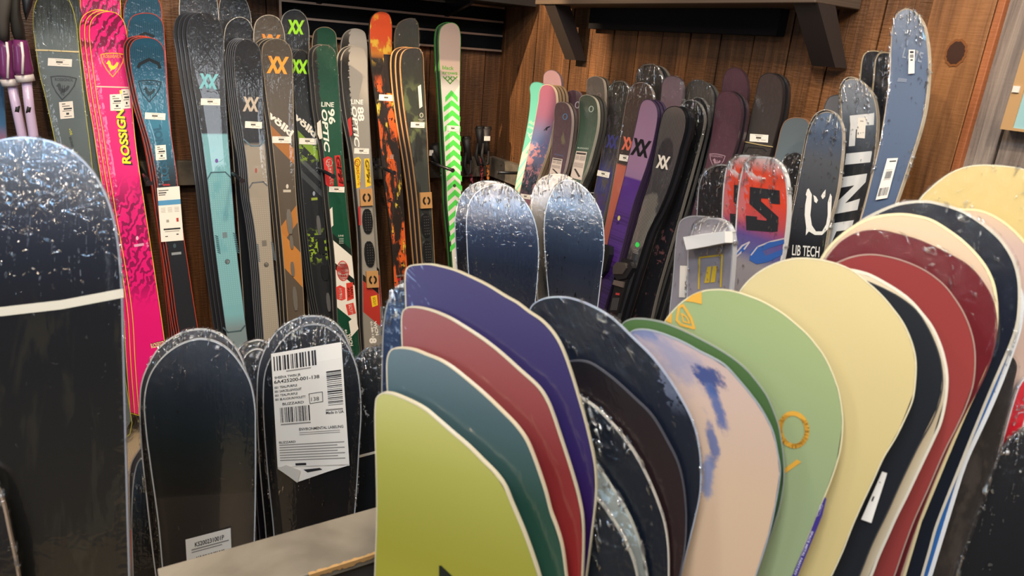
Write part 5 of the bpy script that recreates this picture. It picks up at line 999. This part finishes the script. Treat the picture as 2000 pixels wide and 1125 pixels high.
board('snowboard', 'snowboard in crinkled clear bag, its edge showing left of the glittering board', 'snowboard', FACE((-.62, -.78), .12, (1110, 345), 2.2, .05, cl=.22, amt=-.05), [(1055, 660), (1048, 560), (1043, 480), (1038, 425), (1038, 385), (1046, 360), (1060, 346), (1080, 340), (1102, 341), (1122, 352), (1140, 380), (1150, 430), (1152, 520), (1145, 640)], art('tan_bagged_art', [(0, 'a09890'), (.2, '6a645c'), (1.6, '3a3632')], [], .3, 1.0, seed=37), 'b8b0a4', film=FILM2, zfilm=.4, **mb)
# kids' boards behind the bin wall
G_ = FACE((-.32, -.95), .14, (390, 665), 1.60, cl=.18, amt=-.03)
gb = board('snowboard', 'plain dark wrapped snowboard with a barcode label at its foot, behind the grey bin wall', 'snowboard', G_, [(325, 1200), (317, 1118), (308, 1020), (292, 903), (284, 840), (281, 777), (292, 732), (317, 697), (350, 673), (387, 662), (420, 667), (448, 684), (471, 712), (490, 749), (499, 796), (500, 840), (500, 950), (498, 1057), (496, 1150)], art('dark_slate_board_art', [(0, '343c48'), (.08, '2a323e'), (.25, '1f2628'), (.372, '262422'), (.376, '37322e'), (1.2, '322e2b')], [], .2, .25, seed=38), 'b8bcc0', film=FILM, zfilm=.9, rim=.003, thick=.008)
tagmesh(gb, G_, [(363, 1052), (451, 1029), (453, 1080), (366, 1104)], [('txt', 'KS200231001P', .2, .36, .85, .17), ('ln', .12, .42, .95, .47), ('ln', .12, .52, .8, .56), ('bar', .22, .74, .85, 1.0)], 'barcode_label')
board('snowboard', 'wrapped snowboard whose clear rim shows above the plain dark one, behind the bin wall', 'snowboard', FACE((-.32, -.95), .14, (390, 665), 1.60, .04, cl=.18, amt=-.03), [(315, 1200), (300, 1100), (284, 960), (276, 880), (272, 800), (275, 750), (286, 718), (309, 680), (348, 652), (384, 643), (420, 648), (448, 665), (470, 695), (484, 740), (490, 820), (492, 1000), (490, 1150)], navy('dark_board_c', 39, '4a4a50', '1c1c20', '1c1a1a'), 'c4c4c4', film=FILM2, zfilm=.4, rim=.003, thick=.008)
board('snowboard', 'small dark snowboard leaning low between the black board and the plain dark one', 'snowboard', FACE((-.32, -.95), .14, (272, 880), 1.62, .08, cl=.18, amt=-.03), [(262, 1230), (258, 1100), (256, 1000), (261, 927), (270, 900), (284, 893), (310, 900), (340, 940), (350, 1100), (350, 1220)], navy('dark_board_d', 40, '20303c', '121418', '101114', .3), '8a8a8c', film=FILM, zfilm=.2, rim=.003, thick=.008)
board('snowboard', 'low black snowboard edge with a clear wrap, just right of the near black board', 'snowboard', FACE((-.32, -.95), .14, (272, 880), 1.62, .15, cl=.18, amt=-.03), [(256, 1150), (252, 1000), (251, 930), (255, 905), (266, 885), (282, 868), (300, 880), (320, 960), (330, 1150)], navy('dark_board_e', 41, '2a2224', '171214', '121012', .4), '9a8c80', film=FILM, zfilm=.2, rim=.003, thick=.008)
board('snowboard', 'low orange-red snowboard sliver beside the near black board', 'snowboard', FACE((-.32, -.95), .14, (272, 880), 1.62, .108, cl=.18, amt=-.03), [(262, 1200), (258, 1120), (254, 1060), (254, 1036), (262, 1045), (272, 1120), (276, 1200)], flat('c05030', .4), 'c05030', film=None, thick=.008)
LB = FACE((-.42, -.91), .14, (597, 633), 1.75, cl=.18, amt=-.03)
lb = board('snowboard', 'wrapped black snowboard carrying a large white barcode label, behind the grey bin wall', 'snowboard', LB, [(540, 1160), (534, 1043), (522, 926), (516, 850), (513, 787), (517, 726), (536, 684), (564, 651), (597, 635), (629, 635), (657, 651), (681, 679), (697, 717), (704, 759), (706, 810), (703, 861), (699, 930), (695, 987), (685, 1100)], art('black_frost_board_art', [(0, '24282e'), (.3, '15171b'), (.48, '1c1a1a'), (1.2, '1f1c1b')], [('noise', '7a808a', (50, 26, .60, .66, .02, .16, .03))], .28, .8, seed=42), 'a0a2a4', film=FILM2, zfilm=.5, rim=.003, thick=.008)  # pale noise near the tip paints glints of the crinkled film
tl = tagmesh(lb, LB, [(530, 690), (667, 667), (683, 908), (543, 912)], [
    ('bar', .03, .03, .64, .155), ('ln', .2, .165, .55, .175), ('txt', 'SHEEVA TWIN JR', .03, .225, .4, .022), ('txt', '6A425200-001-138', .02, .265, .66, .03), ('hbar', .76, .22, .97, .50),
    ('txt', '001 TEAL/PURPLE', .02, .31, .34, .02), ('txt', '001 SARCELLE/VIOLET', .02, .345, .4, .02), ('txt', '001 TEAL/PURPLE', .02, .38, .34, .02), ('txt', '001 BLAUGRUN/VIOLETT', .02, .415, .45, .02), ('txt', '138', .525, .45, .635, .034), ('txt', 'BLIZZARD', .12, .46, .42, .022),
    ('bar', .08, .48, .5, .61), ('ln', .08, .62, .5, .632), ('txt', 'Made in UA', .72, .57, .97, .024), ('ln', .72, .53, .96, .543), ('txt', 'ENVIRONMENTAL LABELING', .33, .69, .95, .024),
    *[('ln', .33, .705+.016*i, .9, .711+.016*i) for i in range(2)], ('txt', 'BLIZZARD', .04, .79, .27, .02), *[('ln', .04, .80+.022*i, .95-.1*(i % 2), .809+.022*i) for i in range(7)], ('blk', .25, .965, .4, .985)], 'barcode_label')
tl2 = tagmesh(lb, LB, [(543, 911), (683, 907), (682, 905), (582, 939)], [('blk', .3, .3, .55, .6)], 'label_lower_edge')
px_mesh(lb, LB, 'label_curl', [([(543, 912), (566, 928), (582, 940), (588, 916), (560, 905)], 0, 0)], [flat('c8c4bc', .5)], lift=.009)
px_mesh(lb, LB, 'label_lower_edge', [([(543, 911), (683, 907), (680, 908), (640, 920), (582, 940), (566, 928)], 0, 0)], [flat('e6e2da', .5)], lift=.0044)
px_mesh(lb, LB, 'number_box', [(p, 0, 0) for p in polyline([(604, 768), (630, 764), (631, 783), (606, 787)], 1.2, True)], [flat('26262a', .5)], lift=.0049)
board('snowboard', 'wrapped snowboard rim just behind the one with the large white label', 'snowboard', FACE((-.42, -.91), .14, (597, 633), 1.75, .028, cl=.18, amt=-.03), [(525, 1160), (518, 1040), (508, 930), (503, 850), (501, 775), (505, 715), (522, 672), (546, 641), (580, 622), (607, 617), (640, 622), (664, 640), (682, 672), (694, 720), (698, 800), (695, 950), (680, 1100)], navy('dark_board_f', 43, '50545c', '1a1b1f', '1a1818'), 'b4b6b8', film=FILM2, zfilm=.4, rim=.003, thick=.008)
for i, dx in enumerate((0, 1)):
    board('snowboard', ('dark snowboard edge hidden left behind the labelled board', 'dark violet snowboard edge hidden deepest behind the labelled board')[i], 'snowboard', FACE((-.42, -.91), .14, (597, 633), 1.75, .06+.03*i, cl=.18, amt=-.03), [(515-dx*8, 1160), (506-dx*6, 1040), (499-dx*4, 950), (498-dx*3, 860), (502, 790), (515, 740), (540, 700), (580, 680), (620, 690), (660, 740), (670, 900), (660, 1100)], navy('dark_board_g%d' % i, 44+i, '22222a', '14141a', '201a2a', .3), '6a6a70', rim=.002, thick=.008)
for i, pts in enumerate(([(470, 900), (462, 800), (458, 730), (460, 695), (470, 676), (488, 667), (505, 664), (522, 670), (532, 690), (536, 760), (530, 900)], [(480, 900), (474, 800), (470, 740), (472, 708), (480, 692), (494, 683), (506, 682), (520, 690), (528, 715), (530, 780), (524, 900)])):
    board('snowboard', ('small dark board tip, outer of two clear-rimmed arcs between the two kids boards', 'small dark board tip, inner of two clear-rimmed arcs between the two kids boards')[i], 'snowboard', FACE((-.42, -.91), .14, (497, 665), 2.0, .0-.03*i, cl=.18, amt=-.03), pts, navy('dark_board_h%d' % i, 46+i, '2a2c30', '1c1d20', '18181a'), 'b8b8b8', film=FILM2, zfilm=.2, rim=.003, thick=.008)
FB = FACE((-.42, -.91), .14, (745, 677), 1.85, cl=.18, amt=-.03)
fb = board('snowboard', 'frosted black wrapped snowboard with a white band, between the labelled and the chartreuse boards', 'snowboard', FB, [(690, 1130), (686, 980), (682, 850), (682, 760), (688, 715), (702, 691), (722, 680), (746, 677), (775, 684), (800, 710), (812, 760), (816, 860), (812, 1000), (800, 1100)], art('black_snowy_art', [(0, '1c2024'), (.5, '15181b'), (1.2, '121517')], [('noise', 'a4a8ac', (70, 30, .60, .64, .0, .25, .04))], .28, 1.0, seed=48), '5a5c60', film=FILM2, zfilm=.4, rim=.003, thick=.008,  # light flecks are painted reflections of the crumpled film
      decals=[('G', 'white_band', [LN((695, 893), (745, 880), 5)], 'c8c0b0')])
NB = FACE((-.15, -.985), .12, (60, 270), 1.0, cl=.30, amt=-.06)
nb = board('snowboard', 'large black wrapped snowboard with a cream stripe, nearest at the left edge of the frame', 'snowboard', NB, [(-155, 1200), (-160, 1000), (-165, 700), (-155, 520), (-120, 390), (-65, 305), (-5, 274), (50, 267), (105, 277), (150, 301), (186, 340), (212, 390), (228, 450), (238, 540), (243, 700), (248, 900), (254, 1125), (256, 1200)], art('black_board_art', [(0, '32323c'), (.05, '22242e'), (.12, '1a2030'), (.26, '12141a'), (.5, '1a1917'), (1.6, '171514')], [('noise', '26241f', (30, 6, .5, .6, .25, 1.2, .05))], .3, 1.0, seed=49, wlen=.42), '8f9098', film=FILM, zfilm=.5, rim=.003, thick=.008,
      decals=[('G', 'cream_stripe', [[(-170, 637), (-20, 602), (120, 586), (241, 563), (242, 581), (120, 604), (-20, 620), (-170, 655)]], 'e0d8c4', 30)])
board('snowboard', 'near dark wrapped snowboard with a tan edge, cut off at the bottom left corner', 'snowboard', FACE((-.15, -.985), .12, (60, 270), 1.0, -.05, cl=.18, amt=-.03), [(-260, 1250), (-255, 1100), (-230, 990), (-170, 930), (-90, 915), (-35, 925), (-8, 950), (6, 980), (20, 1040), (38, 1125), (48, 1220)], navy('dark_board_near', 50, '1c1a1c', '1a1614', '1f1a18'), '9a8470', film=FILM2, zfilm=.3, rim=.003, thick=.008)

# ------------------------------------------------------------------ the front row of snowboards
def V(c, seed=0, wrap=.18, extra=(), **k): return art('deck_%d' % seed, c, extra, .3, wrap, seed=seed, coat=1, **k)
CRM = 'd8cdb0'
fr = dict(thick=.0075, rim=.0018, zb=.06, ext=-.03)
def fb_(k, lab, px, m, edge='c9bda0', group=None, **kw):
    if k > 8.5 and k < 25: m.node_tree.nodes['Principled BSDF'].inputs['Coat Weight'].default_value = .35
    s_ = ROW(k, cl=.16, amt=kw.pop('amt', -.018 if k <= 3 else -.007)); o = dict(fr); o.update(kw)
    return board('snowboard', lab, 'snowboard', s_, px, m, edge, group=group, **o), s_
y_, ys = fb_(0, 'chartreuse yellow-green snowboard, nearest in the front row', [(729, 1200), (731, 1125), (735, 1000), (733, 900), (731, 844), (731, 795), (734, 777), (744, 768), (760, 768), (781, 775), (825, 797), (858, 824), (881, 844), (915, 873), (942, 900), (966, 924), (984, 948), (1000, 985), (1023, 1039), (1040, 1085), (1053, 1125), (1072, 1200)], V([(0, 'b0ac64'), (.08, 'a2a04a'), (.2, '9c9834'), (.35, 'aaa030'), (1.5, 'ac9a26')], 51))  # milky tip stops are a reflection painted into the yellow
decal(y_, ys, 'G', 'black_triangle', [[(858, 1104), (862, 1104), (900, 1140), (858, 1140)]], '1a2018')
fb_(1, 'teal green snowboard second in the front row, between the chartreuse and red ones', [(744, 1200), (748, 1050), (752, 900), (756, 790), (754, 735), (754, 708), (757, 692), (764, 682), (781, 679), (805, 682), (831, 692), (858, 703), (881, 717), (915, 744), (942, 767), (978, 801), (1009, 833), (1028, 860), (1042, 892), (1054, 925), (1067, 965), (1076, 1000), (1088, 1033), (1098, 1067), (1106, 1125), (1112, 1200)], V([(0, '5c6c70'), (.06, '455a5e'), (.16, '26463a'), (.3, '2c503c'), (.5, '27504e'), (1.5, '24484a')], 52))  # greyish tip stops paint a milky reflection over the teal
fb_(2, 'brick red snowboard third in the front row, between the teal and violet ones', [(778, 1200), (782, 1000), (786, 800), (785, 700), (783, 645), (783, 620), (786, 607), (794, 600), (809, 599), (828, 602), (848, 608), (876, 620), (903, 636), (937, 658), (970, 683), (1013, 721), (1053, 758), (1070, 785), (1082, 815), (1092, 845), (1103, 878), (1118, 925), (1131, 972), (1138, 1010), (1140, 1050), (1138, 1125), (1134, 1200)], V([(0, '8c5250'), (.07, '8a4442'), (.17, '802a2a'), (.4, '982624'), (1.5, '962422')], 53))  # pinkish tip is reflected light mixed into the red
fb_(3, 'deep violet snowboard, tallest of the four coloured ones at the front', [(786, 1200), (790, 1000), (793, 800), (793, 650), (791, 580), (790, 545), (792, 527), (799, 519), (814, 516), (836, 515), (859, 519), (888, 527), (914, 538), (951, 556), (987, 578), (1010, 591), (1031, 607), (1056, 624), (1076, 644), (1091, 666), (1103, 692), (1118, 735), (1131, 778), (1143, 820), (1154, 865), (1162, 905), (1165, 945), (1163, 985), (1156, 1045), (1146, 1125), (1136, 1200)], V([(0, '403a62'), (.1, '372f5c'), (.2, '32245a'), (.3, '30184c'), (1.5, '34165a')], 54))  # paler tip stops hold a painted reflection
fb_(3.9, 'wrapped frosted blue-black snowboard rim standing behind the violet board', [(748, 1200), (748, 1000), (746, 850), (745, 767), (746, 690), (748, 639), (754, 600), (763, 575), (777, 558), (795, 550), (820, 550), (850, 560), (880, 590), (900, 650), (905, 800), (900, 1000)], V([(0, '34486a'), (.15, '1c2c4a'), (.5, '14202e'), (1.5, '14202e')], 55, 1.0, [('noise', '8c9cb4', (60, 60, .58, .66, .02, .3, .05))]), 'b0aca4', film=FILM2, zfilm=.4)  # blue-grey noise paints crumpled film glints onto the deck
fb_(4.1, 'small dark snowboard, lowest of the dark boards beside the violet one', [(1030, 1200), (1030, 1080), (1033, 1000), (1052, 962), (1090, 948), (1130, 955), (1160, 971), (1175, 984), (1192, 1008), (1218, 1050), (1235, 1088), (1245, 1125), (1254, 1200)], V([(0, '141c26'), (1.5, '111820')], 56, .5), 'b0aca0', film=FILM2, zfilm=.15)
fb_(5, 'dark snowboard in frosty film with pale grey rim, second lowest of the dark boards', [(1025, 1200), (1022, 1040), (1028, 930), (1055, 886), (1100, 876), (1145, 895), (1172, 920), (1196, 955), (1220, 992), (1240, 1035), (1254, 1078), (1264, 1125), (1272, 1200)], V([(0, '8e9690'), (.04, '9aa098'), (.10, '8c9088'), (1.5, '7c8078')], 57, 1.0, [('noise', 'b8ccd4', (90, 90, .5, .56, 0, .1, .02))]), 'b8b8ac', film=FILM2, zfilm=.3)  # bluish tip flecks are the wrap's sparkle painted as colour
fb_(6, 'navy black snowboard with a cream rim and torn frosty wrap, third of the dark boards', [(1022, 1200), (1020, 1000), (1024, 860), (1040, 800), (1070, 768), (1105, 765), (1136, 778), (1168, 800), (1209, 843), (1240, 886), (1265, 933), (1287, 985), (1300, 1028), (1306, 1075), (1307, 1125), (1306, 1200)], V([(0, '101722'), (1.5, '0f1722')], 58, .5, [('noise', 'c8c8c8', (60, 60, .64, .68, .0, .06, .01))]), 'c4bcb0', film=FILM2, zfilm=.16)  # pale tip flecks are painted glints of the torn wrap
fb_(7, 'dark maroon-brown snowboard, fourth of the dark boards, without a bright rim', [(1050, 1200), (1045, 1000), (1042, 850), (1052, 770), (1075, 725), (1105, 707), (1145, 706), (1188, 732), (1240, 778), (1274, 812), (1304, 862), (1325, 905), (1336, 950), (1341, 1010), (1338, 1071), (1328, 1130), (1318, 1200)], V([(0, '1c1a1e'), (.07, '211719'), (.3, '2a1719'), (1.5, '1c1216')], 59, .3), '4a4a50')
fb_(8, 'large navy snowboard with frosty wrap along its right rim, rearmost of the dark boards', [(1060, 1200), (1048, 950), (1038, 760), (1032, 660), (1032, 615), (1038, 597), (1060, 583), (1103, 580), (1142, 591), (1192, 618), (1237, 660), (1276, 699), (1309, 743), (1337, 789), (1357, 833), (1367, 878), (1370, 920), (1368, 965), (1359, 1010), (1348, 1055), (1331, 1125), (1315, 1200)], V([(0, '121b2a'), (.2, '151b28'), (1.5, '12151e')], 60, .55, [('side', '5c6478', (.094, .112, .06, 0, .05, .12, .02))]), 'a8b0c0', film=FILM, zfilm=.5)  # lighter side band paints film reflections into the navy
SKY = V([(0, 'b8a4a4'), (.05, 'c4aa9c'), (.2, 'cdb094'), (.6, 'd2b28e'), (1.5, 'd6b68c')], 61, .06, [('blob', '4c6698', (-.035, .003, .035, .014, 2.6, .3, .85)), ('blob', '8488a4', (.0, .035, .035, .03, 2.6, .8, .75)), ('blob', '34477c', (.038, .050, .018, .016, 2.8, .3, .95)), ('blob', '4a6094', (.032, .092, .008, .032, 2.6, .45, .9)), ('blob', '4a6094', (.014, .140, .007, .030, 2.6, .45, .85)), ('blob', '6278a8', (.006, .190, .008, .028, 2.6, .45, .8))])
fb_(9, 'pale peach snowboard with a blue cloudy sky print', [(1262, 1200), (1248, 1000), (1236, 860), (1226, 750), (1222, 690), (1224, 657), (1234, 646), (1256, 643), (1283, 648), (1311, 658), (1340, 671), (1367, 686), (1393, 699), (1417, 714), (1450, 750), (1472, 777), (1489, 801), (1511, 844), (1521, 889), (1525, 918), (1522, 950), (1506, 1032), (1492, 1080), (1477, 1125), (1455, 1200)], SKY, '9aa0a8')
fb_(9.9, 'dark green snowboard, a thin band around the sky print board', [(1250, 1200), (1232, 1000), (1218, 820), (1210, 710), (1209, 655), (1216, 631), (1232, 623), (1252, 622), (1276, 625), (1300, 631), (1335, 645), (1367, 661), (1402, 680), (1433, 700), (1458, 721), (1478, 744), (1498, 772), (1511, 800), (1521, 828), (1527, 860), (1532, 900), (1532, 940), (1525, 985), (1512, 1030), (1494, 1080), (1475, 1140)], V([(0, '4c6a3c'), (.2, '3c5a34'), (1.5, '2c4428')], 62, .4), '8c9488')
rx, rs_ = fb_(11, 'pale sage snowboard with orange letters and a purple strip along its edge', [(1330, 1200), (1312, 1040), (1296, 880), (1288, 760), (1288, 680), (1296, 631), (1316, 604), (1340, 583), (1372, 568), (1411, 565), (1440, 570), (1461, 577), (1487, 587), (1511, 600), (1534, 615), (1556, 633), (1577, 652), (1594, 672), (1610, 694), (1622, 717), (1632, 741), (1640, 767), (1647, 815), (1646, 850), (1641, 885), (1628, 928), (1611, 972), (1595, 1013), (1577, 1056), (1550, 1125), (1520, 1200)], V([(0, '96a672'), (.3, '93a27a'), (.7, '98a882'), (1.5, '8c9c78')], 63, .10), 'd8d0a8', zb=.06)
OR_ = 'd8a23c'
def arcband(c, rx_, ry_, w_, ang=0): return [p for p in polyline(oval(c, rx_, ry_, 28, ang), w_, True)]
decal(rx, rs_, 'G', 'orange_letter_o', arcband((1550, 839), 26, 32, 9, -8), OR_)
decal(rx, rs_, 'G', 'orange_stroke', [[(1531, 916), (1556, 897), (1565, 902), (1534, 924)]], OR_)
decal(rx, rs_, 'G', 'orange_patch', [[(1337, 588), (1352, 576), (1370, 569), (1371, 594), (1354, 590)]], OR_)
decal(rx, rs_, 'G', 'orange_corner', [[(1300, 626), (1312, 610), (1312, 632)]], OR_)
decal(rx, rs_, 'G', 'heart_mark', polyline([(1326, 600), (1322, 625), (1330, 634), (1356, 641), (1350, 622), (1342, 608), (1334, 596)], 5, True)+polyline([(1331, 612), (1335, 628), (1347, 631), (1341, 619)], 3, True), OR_)
strip = [[(1611, 970), (1598, 1000), (1577, 1052), (1553, 1110), (1533, 1160), (1543, 1162), (1561, 1116), (1585, 1058), (1606, 1006), (1614, 974)]]
decal(rx, rs_, 'G', 'purple_strip', strip, '3c3080')
decal(rx, rs_, 'T', 'CAPITA', (1603, 984), (1594, 1008), 5, 'e0dcec', {'bold': .03, 'up': (5, 2)})
decal(rx, rs_, 'T', 'SPACE METAL FANTASY', (1585, 1036), (1550, 1122), 4, 'd0cce0', {'bold': .02, 'up': (4, 2), 'lift': .0004})
BEI = V([(0, 'c4b486'), (.3, 'cab880'), (1.5, 'ccb674')], 64, .12)
fb_(12, 'large plain cream-yellow snowboard right of the pale sage one', [(1470, 1200), (1448, 1050), (1430, 900), (1420, 760), (1420, 660), (1430, 600), (1446, 566), (1472, 538), (1511, 515), (1556, 504), (1611, 508), (1661, 525), (1698, 553), (1724, 577), (1745, 602), (1762, 625), (1775, 650), (1785, 678), (1790, 705), (1789, 745), (1784, 780), (1771, 813), (1751, 854), (1727, 894), (1706, 940), (1683, 989), (1664, 1033), (1647, 1077), (1625, 1125), (1590, 1200)], BEI, 'd6cdae')
b13, s13 = fb_(13, 'black snowboard with a white tag, between the cream-yellow board and a cream rim', [(1570, 1200), (1556, 1000), (1546, 800), (1544, 690), (1556, 615), (1585, 570), (1630, 546), (1680, 545), (1714, 557), (1757, 579), (1787, 602), (1806, 627), (1823, 659), (1836, 695), (1842, 730), (1841, 765), (1826, 815), (1795, 872), (1762, 940), (1735, 1000), (1705, 1062), (1680, 1125), (1650, 1200)], V([(0, '1c2026'), (.3, '191d24'), (1.5, '16181d')], 65, .3), '3c3c3e')
tagmesh(b13, s13, [(1722, 919), (1732, 922), (1701, 1019), (1681, 1012)], [('blk', .2, .5, .4, .6), ('ln', .2, .2, .5, .22)])
fb_(14, 'pale cream snowboard showing as a curved rim around the black one', [(1560, 1200), (1545, 1000), (1536, 800), (1534, 680), (1546, 600), (1574, 552), (1612, 531), (1658, 525), (1685, 530), (1705, 537), (1757, 567), (1783, 588), (1803, 611), (1820, 633), (1834, 660), (1845, 692), (1852, 730), (1851, 770), (1840, 825), (1826, 858), (1809, 894), (1790, 934), (1771, 974), (1752, 1012), (1735, 1050), (1718, 1088), (1704, 1125), (1670, 1200)], V([(0, 'cdbfa4'), (1.5, 'cdbfa4')], 66, .14), 'd9d2c2', rim=.004)
fb_(15.2, 'muted red snowboard in front of the maroon one', [(1590, 1200), (1575, 1000), (1562, 800), (1558, 670), (1570, 590), (1600, 535), (1636, 512), (1668, 500), (1700, 496), (1738, 501), (1780, 514), (1815, 532), (1845, 556), (1865, 581), (1882, 608), (1895, 638), (1903, 668), (1906, 700), (1902, 750), (1890, 788), (1874, 825), (1845, 883), (1815, 953), (1786, 1018), (1765, 1075), (1748, 1125), (1720, 1200)], V([(0, '7e3030'), (.2, '8a3836'), (1.5, '7e2e2e')], 67, .06), '9c8478')
fb_(16.2, 'dark maroon wrapped snowboard behind the muted red one', [(1600, 1200), (1588, 1000), (1578, 800), (1575, 650), (1588, 560), (1610, 512), (1640, 474), (1677, 453), (1720, 449), (1757, 457), (1793, 467), (1832, 484), (1867, 502), (1887, 514), (1905, 530), (1922, 552), (1936, 576), (1944, 600), (1948, 632), (1945, 668), (1936, 703), (1920, 743), (1889, 802), (1859, 862), (1823, 945), (1790, 1030), (1760, 1120)], V([(0, '64161f'), (.2, '5c141c'), (1.5, '60161e')], 68, .12), '6a3034', film=FILM, zfilm=.2)
fb_(17.2, 'pale pinkish cream snowboard behind the maroon one', [(1600, 1200), (1588, 1000), (1576, 800), (1574, 620), (1586, 545), (1610, 492), (1647, 454), (1698, 425), (1757, 416), (1793, 420), (1823, 429), (1867, 457), (1890, 476), (1912, 499), (1930, 524), (1942, 551), (1948, 580), (1950, 612), (1948, 645), (1940, 690), (1918, 745), (1892, 800), (1862, 870), (1833, 940), (1800, 1020)], V([(0, 'ccb494'), (.1, 'c4aa96'), (1.5, 'c8ae96')], 69, .2), 'd9cda4', rim=.004)
fb_(18.2, 'big navy black wrapped snowboard with a cream rim at the far right', [(1640, 1200), (1628, 1000), (1616, 800), (1612, 640), (1622, 530), (1645, 465), (1676, 434), (1713, 413), (1757, 396), (1808, 391), (1840, 397), (1867, 405), (1890, 415), (1911, 428), (1935, 446), (1955, 465), (1970, 485), (1982, 507), (1990, 532), (1994, 560), (1993, 608), (1988, 640), (1977, 672), (1960, 712), (1940, 758), (1903, 848), (1867, 938), (1848, 985), (1830, 1033), (1817, 1080), (1804, 1125), (1785, 1200)], V([(0, '0f1626'), (.3, '0e1524'), (1.5, '0f1422')], 70, .4), 'c4beb0', film=FILM, zfilm=.3, rim=.004)
fb_(18.9, 'blue-edged snowboard with white rims, right behind the big navy board', [(1700, 1150), (1690, 900), (1690, 700), (1720, 560), (1780, 480), (1860, 455), (1930, 480), (1975, 530), (1999, 575), (1999, 615), (1993, 650), (1980, 690), (1957, 752), (1930, 815), (1893, 895), (1880, 930)], V([(0, '2a62a8'), (1.5, '2a62a8')], 71, .1), 'd0d4d8', rim=.006)
blk = V([(0, '1a1b20'), (.3, '141519'), (1.5, '151418')], 72, .8)
fb_(19.9, 'brownish black board side in loose clear film at the lower right', [(1780, 1200), (1790, 1050), (1810, 950), (1850, 840), (1900, 760), (1935, 715), (1958, 698), (1975, 696), (1986, 712), (1980, 750), (1962, 825), (1947, 889), (1902, 1021), (1864, 1125), (1850, 1190)], V([(0, '221e1c'), (.3, '2a2522'), (1.5, '241f1d')], 73, .6, [('noise', '3a332f', (14, 8, .5, .6, .1, 1.2, .05))]), '2a2624', film=FILM, zfilm=.6)
fb_(20.9, 'black board in glinting clear film at the lower right corner of the frame', [(1850, 1200), (1862, 1125), (1880, 1075), (1900, 1021), (1922, 958), (1945, 900), (1970, 862), (2000, 838), (2040, 830), (2080, 850), (2100, 920), (2090, 1050), (2070, 1200)], blk, '4a4a4e', film=FILM2, zfilm=.4)
fb_(21.9, 'bright red wrapped ski sliver with a white stripe at the right edge of the frame', [(1925, 1010), (1935, 950), (1950, 890), (1966, 830), (1982, 775), (1992, 750), (2003, 738), (2016, 742), (2018, 775), (2008, 820), (1994, 870), (1976, 930), (1960, 1000)], V([(0, 'b81c2c'), (.2, 'b41c28'), (1.5, '8a1820')], 74, .8, [('side', 'd0d0d0', (.008, .05, .0, 0, .05, .4, .03))]), 'c0c0c4', film=FILM2, zfilm=.2)
fb_(22.9, 'pale pink-beige snowboard between the big navy board and the rearmost cream-yellow one', [(1800, 1200), (1790, 900), (1780, 650), (1785, 520), (1805, 450), (1845, 415), (1896, 407), (1920, 411), (1942, 420), (1972, 440), (2002, 470), (2030, 510), (2048, 560), (2055, 620), (2050, 700), (2030, 800), (1990, 900), (1950, 1000)], V([(0, 'c8ae90'), (.05, 'b8a096'), (1.5, 'b89e94')], 75, .15), 'd6ca9c', rim=.004)
fb_(23.9, 'rearmost cream-yellow snowboard, highest at the right edge of the frame', [(1790, 900), (1775, 700), (1765, 560), (1770, 470), (1780, 420), (1797, 388), (1823, 362), (1852, 340), (1881, 327), (1911, 322), (1955, 323), (2000, 330), (2035, 345), (2060, 372), (2082, 420), (2095, 490), (2095, 580), (2080, 700), (2050, 850)], V([(0, 'c4ae74'), (.3, 'c8b478'), (1.5, 'c4b072')], 76, .12), 'd6cfb0', film=FILM, zfilm=.2)
if REG and bpy.app.background:
    for r in REG: print('REG', r)
